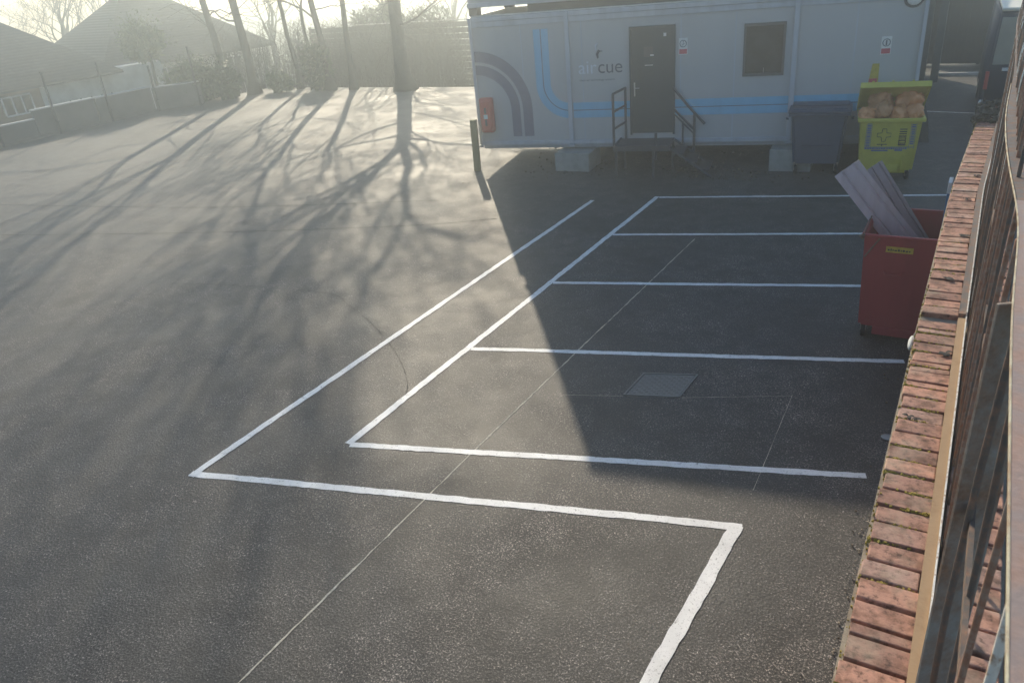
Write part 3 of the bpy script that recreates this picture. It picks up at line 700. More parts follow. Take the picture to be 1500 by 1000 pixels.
tube(bm, [(-.415, -.55, 1.39), (-.41, .1, 1.42), (-.40, .5, 1.39)], .008, 6); obj('latch_bar', bm, 'darkbar', rb)
# boards in the red bin
def board(p0, p1, wv, th, m, label, seed):
    # cupped channel-like plank from p0 (low) to p1 (high); wv = width vector
    p0, p1, wv = Vector(p0), Vector(p1), Vector(wv); d = (p1 - p0).normalized(); nn = d.cross(wv).normalized() * th
    bm = B(); prof = [(0, 0), (.25, .015), (.3, .05), (.36, .015), (.7, .02), (.78, .05), (.84, .015), (1, 0)]
    rows = []
    for k in range(9):
        c = p0.lerp(p1, k / 8) + nn * .4 * math.sin(seed + k * .7)
        rows.append([[bm.verts.new(c + wv * (u - .5) + nn.normalized() * (q * .6 + s_ * th)) for u, q in prof] for s_ in (0, 1)])
    np_ = len(prof)
    for k in range(8):
        for s_ in (0, 1):
            for i in range(np_ - 1): bm.faces.new((rows[k][s_][i], rows[k][s_][i + 1], rows[k + 1][s_][i + 1], rows[k + 1][s_][i]))
        for i in (0, np_ - 1): bm.faces.new((rows[k][0][i], rows[k][1][i], rows[k + 1][1][i], rows[k + 1][0][i]))
    for k in (0, 8):
        for i in range(np_ - 1): bm.faces.new((rows[k][0][i], rows[k][0][i + 1], rows[k][1][i + 1], rows[k][1][i]))
    return tag(obj('plank', bm, m), label, 'board', 'boards sticking out of the red bin')
board((5.16, 5.02, .80), (4.17, 4.96, 2.00), (.25, .03, .21), .012, 'board', 'wide pale lilac grey board leaning out of the red bin, nearer the camera', 1)
board((5.20, 5.2, .90), (4.45, 5.24, 1.98), (.15, .03, .12), .012, 'boarddark', 'narrower darker board leaning out of the red bin behind the wide one', 2)

# ------------------------------------------------------------------ brick wall with coping
WY0, WY1 = -6.5, 7.3; WZ = 2.35
def wx(y):  # left edge of the coping along the wall
    return 5.345 + .0 * y + (0.004 * max(0, y) if y < 3 else .012 + .033 * (y - 3))
wl = thing('brick_wall', 'brick retaining wall with weathered red brick coping beside the car park', 'wall', (5.36, 0, 0))
ox = 5.36
def wallmesh(bm, xo0, xo1, z0, z1, ys):
    prev = None
    for y in ys:
        r = [bm.verts.new((wx(y) + xo0 - ox, y, z0)), bm.verts.new((wx(y) + xo1 - ox, y, z0)), bm.verts.new((wx(y) + xo1 - ox, y, z1)), bm.verts.new((wx(y) + xo0 - ox, y, z1))]
        if prev:
            for i in range(4): bm.faces.new((prev[i], prev[(i + 1) % 4], r[(i + 1) % 4], r[i]))
        else: bm.faces.new(r)
        prev = r
    bm.faces.new(prev[::-1])
bm = B(); ys = [WY0 + (WY1 - WY0) * i / 30 for i in range(31)]
wallmesh(bm, .03, .498, -.2, WZ - .064, ys); obj('masonry', bm, 'wallface', wl)
bm = B(); wallmesh(bm, -.012, .49, WZ - .063, WZ - .032, ys); obj('mortar_bed', bm, 'mortar', wl)
rnd = random.Random(21)
bm = B(); bm2 = B(); moss = B(); y = WY0; seams = []
while y < WY1 - .12:
    L = rnd.choice([.122, .125, .128, .118, .130, .124, .066]); g = rnd.uniform(.010, .020)
    skip = -0.02 < y < .06
    if skip and not seams.count('gap'):
        seams.append('gap'); y += .11; continue
    a0 = rnd.uniform(-.006, .008); hz = rnd.uniform(-.006, .005)
    rot = Matrix.Rotation(rnd.uniform(-.012, .012), 3, 'Z') @ Matrix.Rotation(rnd.uniform(-.015, .015), 3, 'X')
    vs = box(bm, (wx(y) + a0 + .106 - ox, y + L / 2 - g / 2, WZ - .028 + hz), (.212 + rnd.uniform(-.006, .004), L - g, .058), rot, rnd.uniform(.003, .008))
    box(bm, (wx(y) + .372 - ox, y + L / 2 - g / 2 + .02, WZ - .028 + rnd.uniform(-.005, .004)), (.208, L - g, .058), rot, .005)
    seams.append(y - g / 2)
    y += L
for v in bm.verts:
    v.co += Vector((mnoise.noise(v.co * 30), mnoise.noise(v.co * 31 + Vector((5, 0, 0))), mnoise.noise(v.co * 29 + Vector((0, 7, 0))))) * .003
obj('coping', bm, 'brick', wl)
# moss in the joints
for sy in seams:
    if sy == 'gap': continue
    if rnd.random() < (.75 if sy < 0 else .3):
        n = rnd.randint(20, 90) if sy < 0 else rnd.randint(10, 30); c = rnd.uniform(.02, .2); sp = rnd.uniform(.03, .10)
        for _ in range(n):
            x = min(.212, max(0.0, rnd.gauss(c, sp))); s_ = rnd.uniform(.003, .009)
            rotm = Matrix.Rotation(rnd.uniform(0, 6), 3, 'Z') @ Matrix.Rotation(rnd.uniform(0, 1), 3, 'X')
            box(moss, (wx(sy) + x, sy + rnd.gauss(0, .006), WZ - .003 + rnd.uniform(-.006, .003)), (s_ * 1.4, s_, s_), rotm)
for _ in range(900):
    sy = rnd.choice([rnd.uniform(-3.5, -1.5), rnd.uniform(-.9, .9), rnd.uniform(5.3, 7.2), rnd.uniform(-2.6, 7)]); s_ = rnd.uniform(.003, .008)
    box(moss, (wx(sy) + rnd.uniform(-.008, .01), sy, WZ - rnd.uniform(.0, .06)), (s_, s_ * 1.5, s_), Matrix.Rotation(rnd.uniform(0, 3), 3, 'X'))
tag(obj('moss', moss, 'moss'), 'yellow green moss in the joints of the coping bricks', 'moss', kind='stuff')
bm = B(); rnd = random.Random(4)
for _ in range(260):
    sy = rnd.uniform(6.0, 7.3); s_ = rnd.uniform(.02, .06)
    box(bm, (wx(sy) + rnd.uniform(-.05, .22), sy, WZ + rnd.uniform(-.05, .05)), (s_, s_ * 1.2, s_ * .6), Matrix.Rotation(rnd.uniform(0, 3), 3, (1, .3, .5)))
tag(obj('rubble', bm, 'soil'), 'soil and broken mortar heaped on the far end of the wall', 'rubble', kind='stuff')
# leaves and cut stubs on the coping
def scrap(px, y, s, seed, label, m='drab'):
    rnd = random.Random(seed); bm = B()
    for k in range(4):
        a = rnd.uniform(0, 6.28); L = s * rnd.uniform(.3, .75)
        P = []
        for j in range(5):
            tt = j / 4; c = Vector((math.cos(a) * L * tt, math.sin(a) * L * tt, .003 + .006 * math.sin(tt * 3) + k * .001)); wv = Vector((-math.sin(a), math.cos(a), 0)) * L * .35 * math.sin(math.pi * (tt * .85 + .1))
            P.append((c - wv, c + wv))
        ribbon(bm, [p[0] for p in P], [p[1] for p in P])
    o = obj('dead_leaf', bm, m); o.location = (wx(y) + px, y, WZ + .004); return tag(o, label, 'leaf', 'dead leaves on the coping')
scrap(0.0+.17, 3.55, .07, 1, 'dark curled leaf on the coping level with the red bin rim', 'darkleaf')
scrap(0.0+.12, 2.75, .07, 2, 'thin dark leaf on the coping beside the red bin, above the wavy one', 'darkleaf')
scrap(0.0+.16, 1.7, .09, 3, 'wavy black leaf on the coping nearest the red bin lower edge', 'darkleaf')
scrap(0.0+.10, .75, .09, 4, 'long dark leaf just beyond the broken gap in the coping', 'darkleaf')
scrap(0.0+.17, -.42, .075, 5, 'black clumped leaf just before the broken gap in the coping', 'darkleaf')
scrap(0.0+.05, -1.22, .05, 6, 'small black leaf at the left edge of the coping below the gap', 'darkleaf')
scrap(0.0+.09, -1.24, .05, 7, 'larger of two black leaves side by side below the gap', 'darkleaf')
scrap(0.0+.17, -3.28, .03, 8, 'tiny black scrap on the nearest bricks by the tan rail', 'darkleaf')

# ------------------------------------------------------------------ railing
XR = 5.615
rl = thing('railing', 'old rusty flaking steel railing on top of the brick wall', 'railing', (XR, 0, WZ))
def rwx(y): return (wx(y) - wx(-3))     # follows the wall
# bottom angle rail: tan top, dark upstand, edge paled as if sunlit
bm = B(); prev = None
def swept(bm, prof, ys, off=rwx):
    prev = None
    for y in ys:
        r = [bm.verts.new((px + off(y), y, pz)) for px, pz in prof]
        if prev:
            for i in range(len(prof)): bm.faces.new((prev[i], prev[(i + 1) % len(prof)], r[(i + 1) % len(prof)], r[i]))
        else: bm.faces.new(r)
        prev = r
    bm.faces.new(prev[::-1])
ys1 = [WY0 + .25 * i for i in range(int((.05 - WY0) / .25) + 1)] + [.05]
ys2 = [.12 + .3 * i for i in range(24)]
def rectp(x0, x1, z0, z1): return [(x0, z0), (x1, z0), (x1, z1), (x0, z1)]
swept(bm, rectp(-.062, -.022, .004, .030), ys1); obj('bottom_rail', bm, 'tan', rl)
bm = B(); swept(bm, rectp(-.062, -.022, .004, .030), ys2); obj('bottom_rail', bm, 'darkbar', rl)
bm = B()
for yy in (ys1, ys2): swept(bm, rectp(-.0215, -.015, .0, .045), yy)
obj('rail_upstand', bm, 'bright', rl)
# mid rail and second thin rail
bm = B(); swept(bm, rectp(.0, .012, .80, .84), [WY0 + .3 * i for i in range(46)]); obj('mid_rail', bm, 'darkbar', rl)
# handrail: flat bar, bent where it was hit
def hoff(y):
    b = 0.018 * math.exp(-((y + 2.4) / .5) ** 2) - .03 * math.exp(-((y + .9) / 1.0) ** 2)
    return rwx(y) * .8 + b
HZ = 1.45
ysh = [WY0 + .12 * i for i in range(37)]
bm = B(); swept(bm, rectp(-.010, .10, HZ - .012, HZ), ysh, hoff); obj('handrail', bm, 'mauve', rl)
bm = B(); swept(bm, rectp(-.0140, -.0105, HZ - .005, HZ + .001), ysh + [ysh[-1] + .2 * i for i in range(1, 12)], hoff); obj('handrail_edge', bm, 'yelmoss', rl)
bm = B(); swept(bm, rectp(-.008, .04, HZ - .014, HZ - .002), [ysh[-1] + .3 * i for i in range(30)], hoff); obj('handrail', bm, 'darkbar', rl)
# posts
bm = B(); box(bm, (0, 0, .72), (.012, .12, 1.44), Matrix.Rotation(R(0), 3, 'Z'), .002); p_ = obj('post', bm, 'rustblue', rl); p_.location = (.012, -3.0, 0); p_.rotation_euler = (0, 0, R(-58))
for yy in (-.25, 2.6, 5.4):
    bm = B(); box(bm, (0, 0, .72), (.04, .045, 1.44), None, .003); p_ = obj('post', bm, 'darkbar', rl); p_.location = (.02 + rwx(yy), yy, 0)
# pickets
rnd = random.Random(8); y = -4.6; k = 0
while y < 7.2 and k < 98:
    if abs(y + 3.0) > .10:
        bm = B(); top = HZ - .02 if y < -2.0 else HZ + .16
        r = rnd.uniform(.007, .010); bow = rnd.uniform(-.012, .012); lean = rnd.uniform(-.015, .02)
        pts = [(.0, 0, .012), (bow, lean * .3, top * .35), (bow * .6, lean * .7, top * .7), (.002, lean, top - .06), (.002, lean, top)]
        tube(bm, pts, [r, r, r, r, .002 if y >= -2.0 else r], 6)
        pk = obj('picket', bm, rnd.choice(['darkbar', 'rustbar', 'darkbar', 'bright' if rnd.random() < .25 else 'rustbar']), rl, True); pk.location = (.004 + rwx(y), y, 0); k += 1
    y += .125 if y > -1.9 else .30
# pale mortar lumps and placard on the wall face
def bulkhead(x, y, z, label, tilt=0):  # lump of pale mortar on the wall edge, no light fitting
    s = thing('mortar_lump', label, 'lamp', (x, y, z), 0, 'pale mortar lumps along the wall edge')
    bm = B(); bmesh.ops.create_uvsphere(bm, u_segments=20, v_segments=12, radius=.024, matrix=Matrix.Diagonal((.8, 3.8, 1.2, 1))); obj('cover', bm, 'coping', s, True)
    bm = B(); bx(bm, .002, .03, -.11, .11, -.04, .02, .006); obj('backplate', bm, 'rubber', s)
bulkhead(5.325, -.24, 2.30, 'pale oval mortar lump on the wall edge below the red bin')
bulkhead(5.45, 7.2, 2.38, 'pale oval mortar lump at the mossy far end of the wall')
s = thing('placard', 'blue placard with white top propped between the red bin and the wall', 'sign', (5.30, 5.55, 0))
bm = B(); bx(bm, -.02, .02, -.13, .13, 1.0, 1.62, .004); obj('board', bm, 'bluesign', s)
bm = B(); bx(bm, -.023, .023, -.135, .135, 1.622, 1.76, .006); obj('top_panel', bm, 'white', s)
bm = B(); bx(bm, -.015, .015, -.02, .02, 0, .998); obj('stake', bm, 'galv', s)
bm = B(); bmesh.ops.create_uvsphere(bm, u_segments=20, v_segments=10, radius=.075, matrix=Matrix.Diagonal((1.0, .8, .12, 1)))
o = obj('plastic_lid', bm, 'plastic_grey', None, True); o.location = (5.19, 2.25, .014); tag(o, 'small round grey plastic lid lying on the tarmac at the wall foot', 'lid')

# ------------------------------------------------------------------ trees
def leafcloud(bm, centre, rad, n, size, rnd, shell=0.55):
    for _ in range(n):
        d = Vector((rnd.gauss(0, 1), rnd.gauss(0, 1), rnd.gauss(0, 1))).normalized() * (shell + (1 - shell) * rnd.random())
        if mnoise.noise(Vector((d.x * 2.3, d.y * 2.3, d.z * 2.3)) + Vector(centre)) < -.18: continue
        d *= 1 + .22 * mnoise.noise(d * 2.1 + Vector(centre))
        p = Vector((centre[0] + d.x * rad[0], centre[1] + d.y * rad[1], centre[2] + d.z * rad[2]))
        a = (Vector((rnd.gauss(0, 1), rnd.gauss(0, 1), rnd.gauss(0, 1))) + d * 1.2).normalized(); b = a.orthogonal().normalized(); s = size * rnd.choice([.5, .7, .9, 1.2, 1.9])
        v = [bm.verts.new(p + a * s), bm.verts.new(p + b * s * .4), bm.verts.new(p - a * s), bm.verts.new(p - b * s * .4)]
        bm.faces.new(v)
def grow(tr, cr, rnd, p, d, L, r, depth, maxd, spread=.6, up=.08, minr=.006, kids=(1, 2)):
    """one limb: a wandering tapered tube, then its side and end branches"""
    n = 5 if depth < 2 else 4
    pts = [p.copy()]; rads = [r]; q = p.copy(); dd = d.copy()
    wob = .10 if depth == 0 else .20
    for i in range(n):
        dd = (dd + Vector((rnd.gauss(0, wob), rnd.gauss(0, wob), rnd.gauss(0, wob) + up))).normalized()
        q = q + dd * (L / n); pts.append(q.copy()); rads.append(max(minr, r * (1 - .45 * (i + 1) / n)))
    tube(tr if depth < 2 else cr, pts, rads, (10, 7, 5, 3, 3, 3, 3)[depth], cap=False)
    if depth >= maxd: return
    # side branches
    ns = rnd.randint(*kids) + (1 if depth > 0 else 0)
    for k in range(ns):
        t_ = rnd.uniform(.35, .95); i = min(n - 1, int(t_ * n)); pp = pts[i].lerp(pts[i + 1], t_ * n - i)
        ax = Vector((rnd.gauss(0, 1), rnd.gauss(0, 1), rnd.gauss(0, .5))).normalized()
        nd = (dd * (1 - spread * .6) + ax * spread).normalized()
        grow(tr, cr, rnd, pp, nd, L * rnd.uniform(.55, .8), max(minr, rads[i] * rnd.uniform(.4, .62)), depth + 1, maxd, spread, up, minr, kids)
    for k in range(2):
        ax = Vector((rnd.gauss(0, 1), rnd.gauss(0, 1), rnd.gauss(0, .3))).normalized()
        grow(tr, cr, rnd, pts[-1], (dd + ax * spread * .7).normalized(), L * rnd.uniform(.65, .85), max(minr, rads[-1] * .8), depth + 1, maxd, spread, up, minr, kids)
def tree(name, label, loc, seed, H, r, group, fork=.4, lean=(0, 0), limbs=5, maxd=4, spread=.6, m='bark', mc='twig', low=(), lspread=1.0):
    root = thing(name, label, 'tree', loc, 0, group); rnd = random.Random(seed); tr = B(); cr = B()
    th = H * fork; n = 9; pts = []; rads = []
    for i in range(n + 1):
        t_ = i / n; fl = 1 + 1.1 * math.exp(-t_ * th / .35)
        pts.append(Vector((lean[0] * t_ * th + .12 * mnoise.noise(Vector((t_ * 2, seed, 0))), lean[1] * t_ * th + .12 * mnoise.noise(Vector((t_ * 2, seed, 5))), t_ * th)))
        rads.append(r * fl * (1 - .22 * t_))
    pts[0].z = -.15
    tube(tr, pts, rads, 14)
    top = pts[-1]
    for k in range(limbs):
        a = 6.283 * k / limbs + rnd.uniform(-.4, .4); s = rnd.uniform(.3, .85) * lspread if k else .04
        d = Vector((math.cos(a) * s, math.sin(a) * s, 1)).normalized()
        grow(tr, cr, rnd, top - Vector((0, 0, rnd.uniform(0, .5) if k else .05)), d, H * rnd.uniform(.22, .30), r * (.55 if k == 0 else rnd.uniform(.24, .38)), 1, maxd, spread)
    for (hh, az, el, L, rr) in low:
        i = min(n - 1, int(hh / th * n)); p = pts[i].lerp(pts[i + 1], hh / th * n - i)
        d = Vector((math.cos(az) * math.cos(el), math.sin(az) * math.cos(el), math.sin(el)))
        grow(tr, cr, rnd, p, d, L, rr, 2, maxd, spread * .8, .02)
    obj('trunk', tr, m, root, True); obj('crown', cr, mc, root)
    return root
G = 'bare trees along the slatted fence'
tree('bare_tree', 'largest bare tree with a thick straight trunk in front of the slatted fence', (-16.1, 22.3, 0), 11, 12.5, .30, G, .43, limbs=6, maxd=5, spread=.5, lspread=.85,
     low=((3.6, 3.6, .1, 3.4, .07), (4.2, 5.6, .1, 3.0, .06), (4.6, 3.0, .3, 3.0, .07), (2.6, 5.9, .25, 2.6, .05), (4.9, .2, .35, 3.0, .07), (3.0, 2.6, .0, 2.0, .04)))
tree('bare_tree', 'bare tree with a leaning double trunk left of the slatted fence', (-20.3, 22.2, 0), 23, 12.5, .15, G, .46, lean=(-.06, 0), limbs=4, spread=.42, lspread=.55, low=((3.0, 4.0, .5, 2.6, .05), (4.0, 5.2, .5, 2.4, .05), (3.4, .4, .3, 2.2, .03), (4.5, 3.1, .3, 2.4, .035)))
tree('bare_tree', 'bare tree at the left end of the slatted fence, right of the forked one', (-19.2, 22.5, 0), 31, 12, .13, G, .42, lean=(.05, -.02), limbs=4, spread=.40, lspread=.5)
tree('bare_tree', 'upright bare tree between the house and the slatted fence', (-24.2, 21.2, 0), 44, 12.5, .20, G, .50, lean=(-.02, 0), limbs=4, spread=.42, lspread=.6, low=((3.2, 3.4, .1, 2.5, .05), (3.9, .2, .4, 2.3, .035), (4.6, 5.2, .3, 2.4, .035), (5.2, 2.9, .3, 2.6, .04)))
tree('bare_tree', 'bare tree leaning left beside the shrubs by the far house', (-24.9, 20.5, 0), 57, 12.5, .17, G, .50, lean=(-.14, 0), limbs=4, spread=.42, lspread=.55, low=((2.6, 2.8, .4, 2.2, .035), (3.4, 5.5, .4, 2.4, .035), (4.4, .3, .4, 2.2, .035), (4.9, 3.6, .3, 2.6, .04)))
tree('bare_tree', 'slender bare tree with pale bark left of the slatted fence', (-22.6, 22.6, 0), 63, 10, .11, G, .40, lean=(-.08, 0), limbs=4, maxd=4)
tree('bare_tree', 'thin bare sapling close right of the slender pale one', (-21.9, 22.9, 0), 71, 9, .09, G, .40, lean=(-.05, .05), limbs=4, maxd=4)
tree('bare_tree', 'bare tree rising behind the right part of the slatted fence', (-12.6, 30.5, -1.2), 82, 11, .20, G, .35, limbs=6)
tree('bare_tree', 'bare tree rising behind the left part of the slatted fence', (-23.5, 31.0, -1.2), 95, 12, .22, G, .35, limbs=6)
GF = 'far bare trees behind the houses'
for i, (x, y, h, lb) in enumerate(((-46, 26, 11, 'hazy bare tree between the two roofs, nearest the dark gable'), (-51, 24, 12, 'hazy bare tree behind the lower left roof'),
                                (-50, 32, 12, 'hazy bare tree directly behind the chimney of the far house'), (-38, 36, 11, 'hazy bare tree right of the far house roof'),
                                (-28, 44, 11, 'hazy bare tree far behind the slatted fence'), (-56, 18, 12, 'hazy bare tree at the left edge of the view'), (-17, 46, 11, 'hazy bare tree far behind the thick trunk'))):
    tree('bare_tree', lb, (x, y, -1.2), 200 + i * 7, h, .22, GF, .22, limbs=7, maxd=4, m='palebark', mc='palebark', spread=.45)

def shrub(name, label, loc, rad, n, seed, m='leaf', size=.09, stem=.04, cz=None, stemh=None):
    root = thing(name, label, 'shrub', loc); rnd = random.Random(seed); bm = B(); cz = cz or rad[2] * .95
    leafcloud(bm, (0, 0, cz), rad, n, size, rnd, .35)
    for k in range(7):
        a = rnd.uniform(0, 6.28); leafcloud(bm, (math.cos(a) * rad[0] * .6, math.sin(a) * rad[1] * .6, cz + rnd.uniform(-.4, .6) * rad[2]), tuple(x * .45 for x in rad), n // 9, size, rnd, .3)
    for k in range(n // 14):
        a = rnd.uniform(0, 6.28); e = rnd.uniform(-.2, 1.4); d = Vector((math.cos(a) * math.cos(e), math.sin(a) * math.cos(e), math.sin(e))); q = Vector((d.x * rad[0], d.y * rad[1], d.z * rad[2])); L_ = rnd.uniform(.12, .45)
        p_ = q * .8 + Vector((0, 0, cz)); side = d.orthogonal().normalized() * size * .22
        for j in range(4):
            c_ = p_ + q.normalized() * (L_ * (j + 1) / 2.2) + Vector((rnd.gauss(0, .03), rnd.gauss(0, .03), rnd.gauss(0, .03))); tdir = Vector((rnd.gauss(0, 1), rnd.gauss(0, 1), rnd.gauss(0, 1))).normalized() * size
            bm.faces.new([bm.verts.new(c_ + tdir), bm.verts.new(c_ + side), bm.verts.new(c_ - tdir * .6), bm.verts.new(c_ - side)])
    obj('foliage', bm, m, root)
    st = B()
    for k in range(4 if not stemh else 1):
        a = k * 1.57; tube(st, [(0, 0, -.05), (math.cos(a) * rad[0] * .15, math.sin(a) * rad[1] * .15, cz * .6), (math.cos(a) * rad[0] * .35, math.sin(a) * rad[1] * .35, cz * 1.1)], [stem, stem * .8, stem * .3], 7)
    obj('stem', st, 'bark', root)
shrub('topiary_tree', 'round crowned evergreen on a single stem behind the boundary wall', (-28.2, 18.9, -1.2), (.95, .95, .85), 3200, 1, 'leafpale', .10, .09, cz=3.85, stemh=1)
shrub('evergreen_shrub', 'dark evergreen shrub against the wall end beneath the leaning tree', (-25.6, 19.2, 0), (1.0, .9, .9), 2500, 2)
shrub('evergreen_shrub', 'wide low dark shrub at the foot of the leaning tree', (-24.6, 19.9, 0), (.8, .7, .75), 2200, 3)
shrub('evergreen_shrub', 'bushy shrub right behind the boundary wall end', (-27.0, 19.9, -1.2), (1.5, 1.2, 1.5), 3000, 4, 'leafpale')
shrub('ivy_shrub', 'ivy mass covering the foot of the forked tree at the slatted fence', (-20.9, 22.1, 0), (.8, .5, 1.0), 2600, 5)
shrub('evergreen_shrub', 'small spiky shrub left of the ivy mass', (-22.9, 21.6, 0), (.8, .4, .45), 900, 6, 'leafpale')
shrub('hedge', 'hedge above the dark timber fence at the far right corner', (5.2, 30.5, 0), (3.2, .8, 1.7), 5200, 7, 'leafpale', .09)
shrub('evergreen_shrub', 'tall dark evergreen behind the left half of the slatted fence', (-24.0, 30.6, -1.2), (2.6, .9, 2.2), 6000, 8)
shrub('evergreen_shrub', 'dark evergreen behind the middle of the slatted fence', (-20.6, 30.8, -1.2), (2.0, .9, 2.1), 4500, 9)

rnd = random.Random(77); bm = B()
for _ in range(900):
    x = rnd.uniform(-31, -16); y = rnd.uniform(25.5, 28.4) + (x < -28) * rnd.uniform(-2, 0); a = rnd.uniform(0, 6.28); h = rnd.uniform(1.6, 4.4); r_ = rnd.uniform(.3, 1.3)
    P = [(x, y, -1.25), (x + math.cos(a) * r_ * .2, y + math.sin(a) * r_ * .2, -1.25 + h * .5), (x + math.cos(a) * r_ * .55, y + math.sin(a) * r_ * .55, -1.25 + h * .85), (x + math.cos(a) * r_, y + math.sin(a) * r_, -1.25 + h * rnd.uniform(.85, 1.0))]
    tube(bm, P, [.022, .016, .011, .006], 3, False)
    for k in range(4):
        b_ = Vector(P[1]).lerp(Vector(P[3]), rnd.random()); a2 = rnd.uniform(0, 6.28); L_ = rnd.uniform(.3, .9)
        tube(bm, [b_, b_ + Vector((math.cos(a2) * L_ * .5, math.sin(a2) * L_ * .5, L_ * .4)), b_ + Vector((math.cos(a2) * L_, math.sin(a2) * L_, L_ * .6))], [.010, .007, .004], 3, False)
tag(obj('thicket', bm, 'twig'), 'tangled leafless undergrowth between the tarmac edge and slatted fence', 'thicket', kind='stuff')

# ------------------------------------------------------------------ slatted fence
sf = thing('slatted_fence', 'tall weathered timber fence of horizontal slats behind the bare trees', 'fence', (-27.6, 29.0, -1.2))
bm = B(); rnd = random.Random(2); z = .05; X1 = 13.5
while z < 3.3:
    h = .235
    for a in range(0, 9):
        x0 = a * 1.8; hh = h + rnd.uniform(-.012, .006) + (.02 if a < 5 else 0)
        box(bm, (x0 + .9, 0, z + hh / 2), (1.795, .025, hh), Matrix.Rotation(rnd.uniform(-.006, .006), 3, 'Y'))
    z += .32 if False else .275
obj('slats', bm, 'slat', sf)
for a in range(0, 10):
    bm = B(); bx(bm, a * 1.8 - .05, a * 1.8 + .05, .014, .114, -.1, 3.38); obj('post', bm, 'slat', sf)
bm = B(); bx(bm, -.05, 16.3, -.045, .075, 3.38, 3.42, .003); obj('top_rail', bm, 'coping', sf)  # pale capping colour paints the sunlit glint along the fence top
wf2 = thing('wire_panel', 'pale mesh panel leaning between saplings left of the slatted fence', 'panel', (-27.0, 26.2, -1.2))
bm = B()
for i in range(9): bx(bm, i * .28 - .01, i * .28 + .01, -.01, .01, .2, 1.9)
for z in (.2, .75, 1.3, 1.88): bx(bm, 0, 2.25, -.024, -.0105, z, z + .03)
obj('mesh', bm, 'coping', wf2)

# ------------------------------------------------------------------ boundary wall on the left and its poles
bw = thing('boundary_wall', 'low stained concrete panel wall with pale coping along the left edge', 'wall', (-26.0, 0, 0))
bm = B()
ysegs = [(-4, -.9, .68), (-1, 3.2, .68), (3.2, 7.4, .68), (7.4, 11.7, .70), (11.7, 14.3, 1.02), (14.34, 17.0, 1.0)]
for (a, b, h) in ysegs:
    bx(bm, -.07, .07, a + .01, b - .01, .10, h)
obj('panel', bm, 'panelconc', bw)
bm = B()
for (a, b, h) in ysegs: bx(bm, -.10, .10, a, b - .01, h + .002, h + .05, .008)
obj('coping', bm, 'coping', bw)
bm = B(); bx(bm, -.12, .14, -4, 17.05, -.3, .099); obj('plinth', bm, 'panelconc', bw)
bw2 = thing('boundary_wall', 'short end run of concrete wall turning towards the shrubs', 'wall', (-26.0, 17.1, 0), R(-32))
bm = B(); bx(bm, -.07, .07, 0, 2.0, .0, .95); obj('panel', bm, 'panelconc', bw2); bm = B(); bx(bm, -.1, .1, 0, 2.0, .952, 1.0, .008); obj('coping', bm, 'coping', bw2)
for (x, y, h, lb) in ((-25.85, 7.9, 2.3, 'thin dark fence pole nearest the left edge'), (-25.85, 10.2, 2.3, 'thin dark fence pole in front of the house window'), (-25.85, 12.47, 2.35, 'thin dark fence pole before the left part of the white house wall'),
                      (-25.85, 14.8, 2.35, 'thin dark fence pole before the middle of the white house wall'), (-25.85, 17.1, 1.9, 'thin dark fence pole by the round topiary tree'), (-24.3, 18.1, 2.5, 'thin dark fence pole between topiary and leaning tree')):
    bm = B(); tube(bm, [(0, 0, -.1), (.01, 0, 1.2), (.0, .02, h)], .045, 8); bx(bm, -.02, .12, -.03, .03, .45, .50)
    o = obj('fence_pole', bm, 'pole'); o.location = (x, y, 0); tag(o, lb, 'pole', 'thin poles along the boundary wall')

# ------------------------------------------------------------------ houses
def gable(bm, x0, x1, y0, y1, ze, zr, ov=.3, th=.12):   # ridge along x
    ym = (y0 + y1) / 2
    for s, ya in ((-1, y0 - ov), (1, y1 + ov)):
        k = ov / ((y1 - y0) / 2) * (zr - ze)
        v = [bm.verts.new(q) for q in ((x0 - ov, ya, ze - k), (x1 + ov, ya, ze - k), (x1 + ov, ym, zr), (x0 - ov, ym, zr), (x0 - ov, ya, ze - k - th), (x1 + ov, ya, ze - k - th), (x1 + ov, ym, zr - th), (x0 - ov, ym, zr - th))]
        for f in ((0, 1, 2, 3), (7, 6, 5, 4), (0, 4, 5, 1), (1, 5, 6, 2), (3, 2, 6, 7), (0, 3, 7, 4)): bm.faces.new([v[i] for i in f])
def housewall(bm, x0, x1, y0, y1, ze, zr):
    ym = (y0 + y1) / 2
    a = [bm.verts.new((x0, y, z)) for y, z in ((y0, 0), (y1, 0), (y1, ze), (ym, zr - .13), (y0, ze))]; b = [bm.verts.new((x1, y, z)) for y, z in ((y0, 0), (y1, 0), (y1, ze), (ym, zr - .13), (y0, ze))]
    bm.faces.new(a[::-1]); bm.faces.new(b)
    for i in range(5): bm.faces.new((a[i], a[(i + 1) % 5], b[(i + 1) % 5], b[i]))
def hwindow(root, c, w_, h, nb_):
    bm = B(); x, y, z = c
    bx(bm, x - .02, x + .03, y - w_ / 2, y + w_ / 2, z, z + .07); bx(bm, x - .02, x + .03, y - w_ / 2, y + w_ / 2, z + h - .07, z + h)
    for i in range(nb_ + 1):
        yy = y - w_ / 2 + w_ * i / nb_; bx(bm, x - .02, x + .031, yy - .035, yy + .035, z + .0705, z + h - .0705)
    f = obj('window', bm, 'white', root); bm = B(); bx(bm, x - .02, x + .01, y - w_ / 2 + .036, y + w_ / 2 - .036, z + .072, z + h - .072); obj('pane', bm, 'glass', f)
# house 1: broad white wall facing the car park, roof sloping towards it, brick wing on the left
h1 = thing('house', 'white rendered bungalow with dark tiled roof and a brick wing, far left', 'house', (-31.6, 15.0, -1.2), R(0))
bm = B(); bx(bm, -7, 0, .4, 7.0, 0, 2.75); obj('wall', bm, 'render', h1)
bm = B()
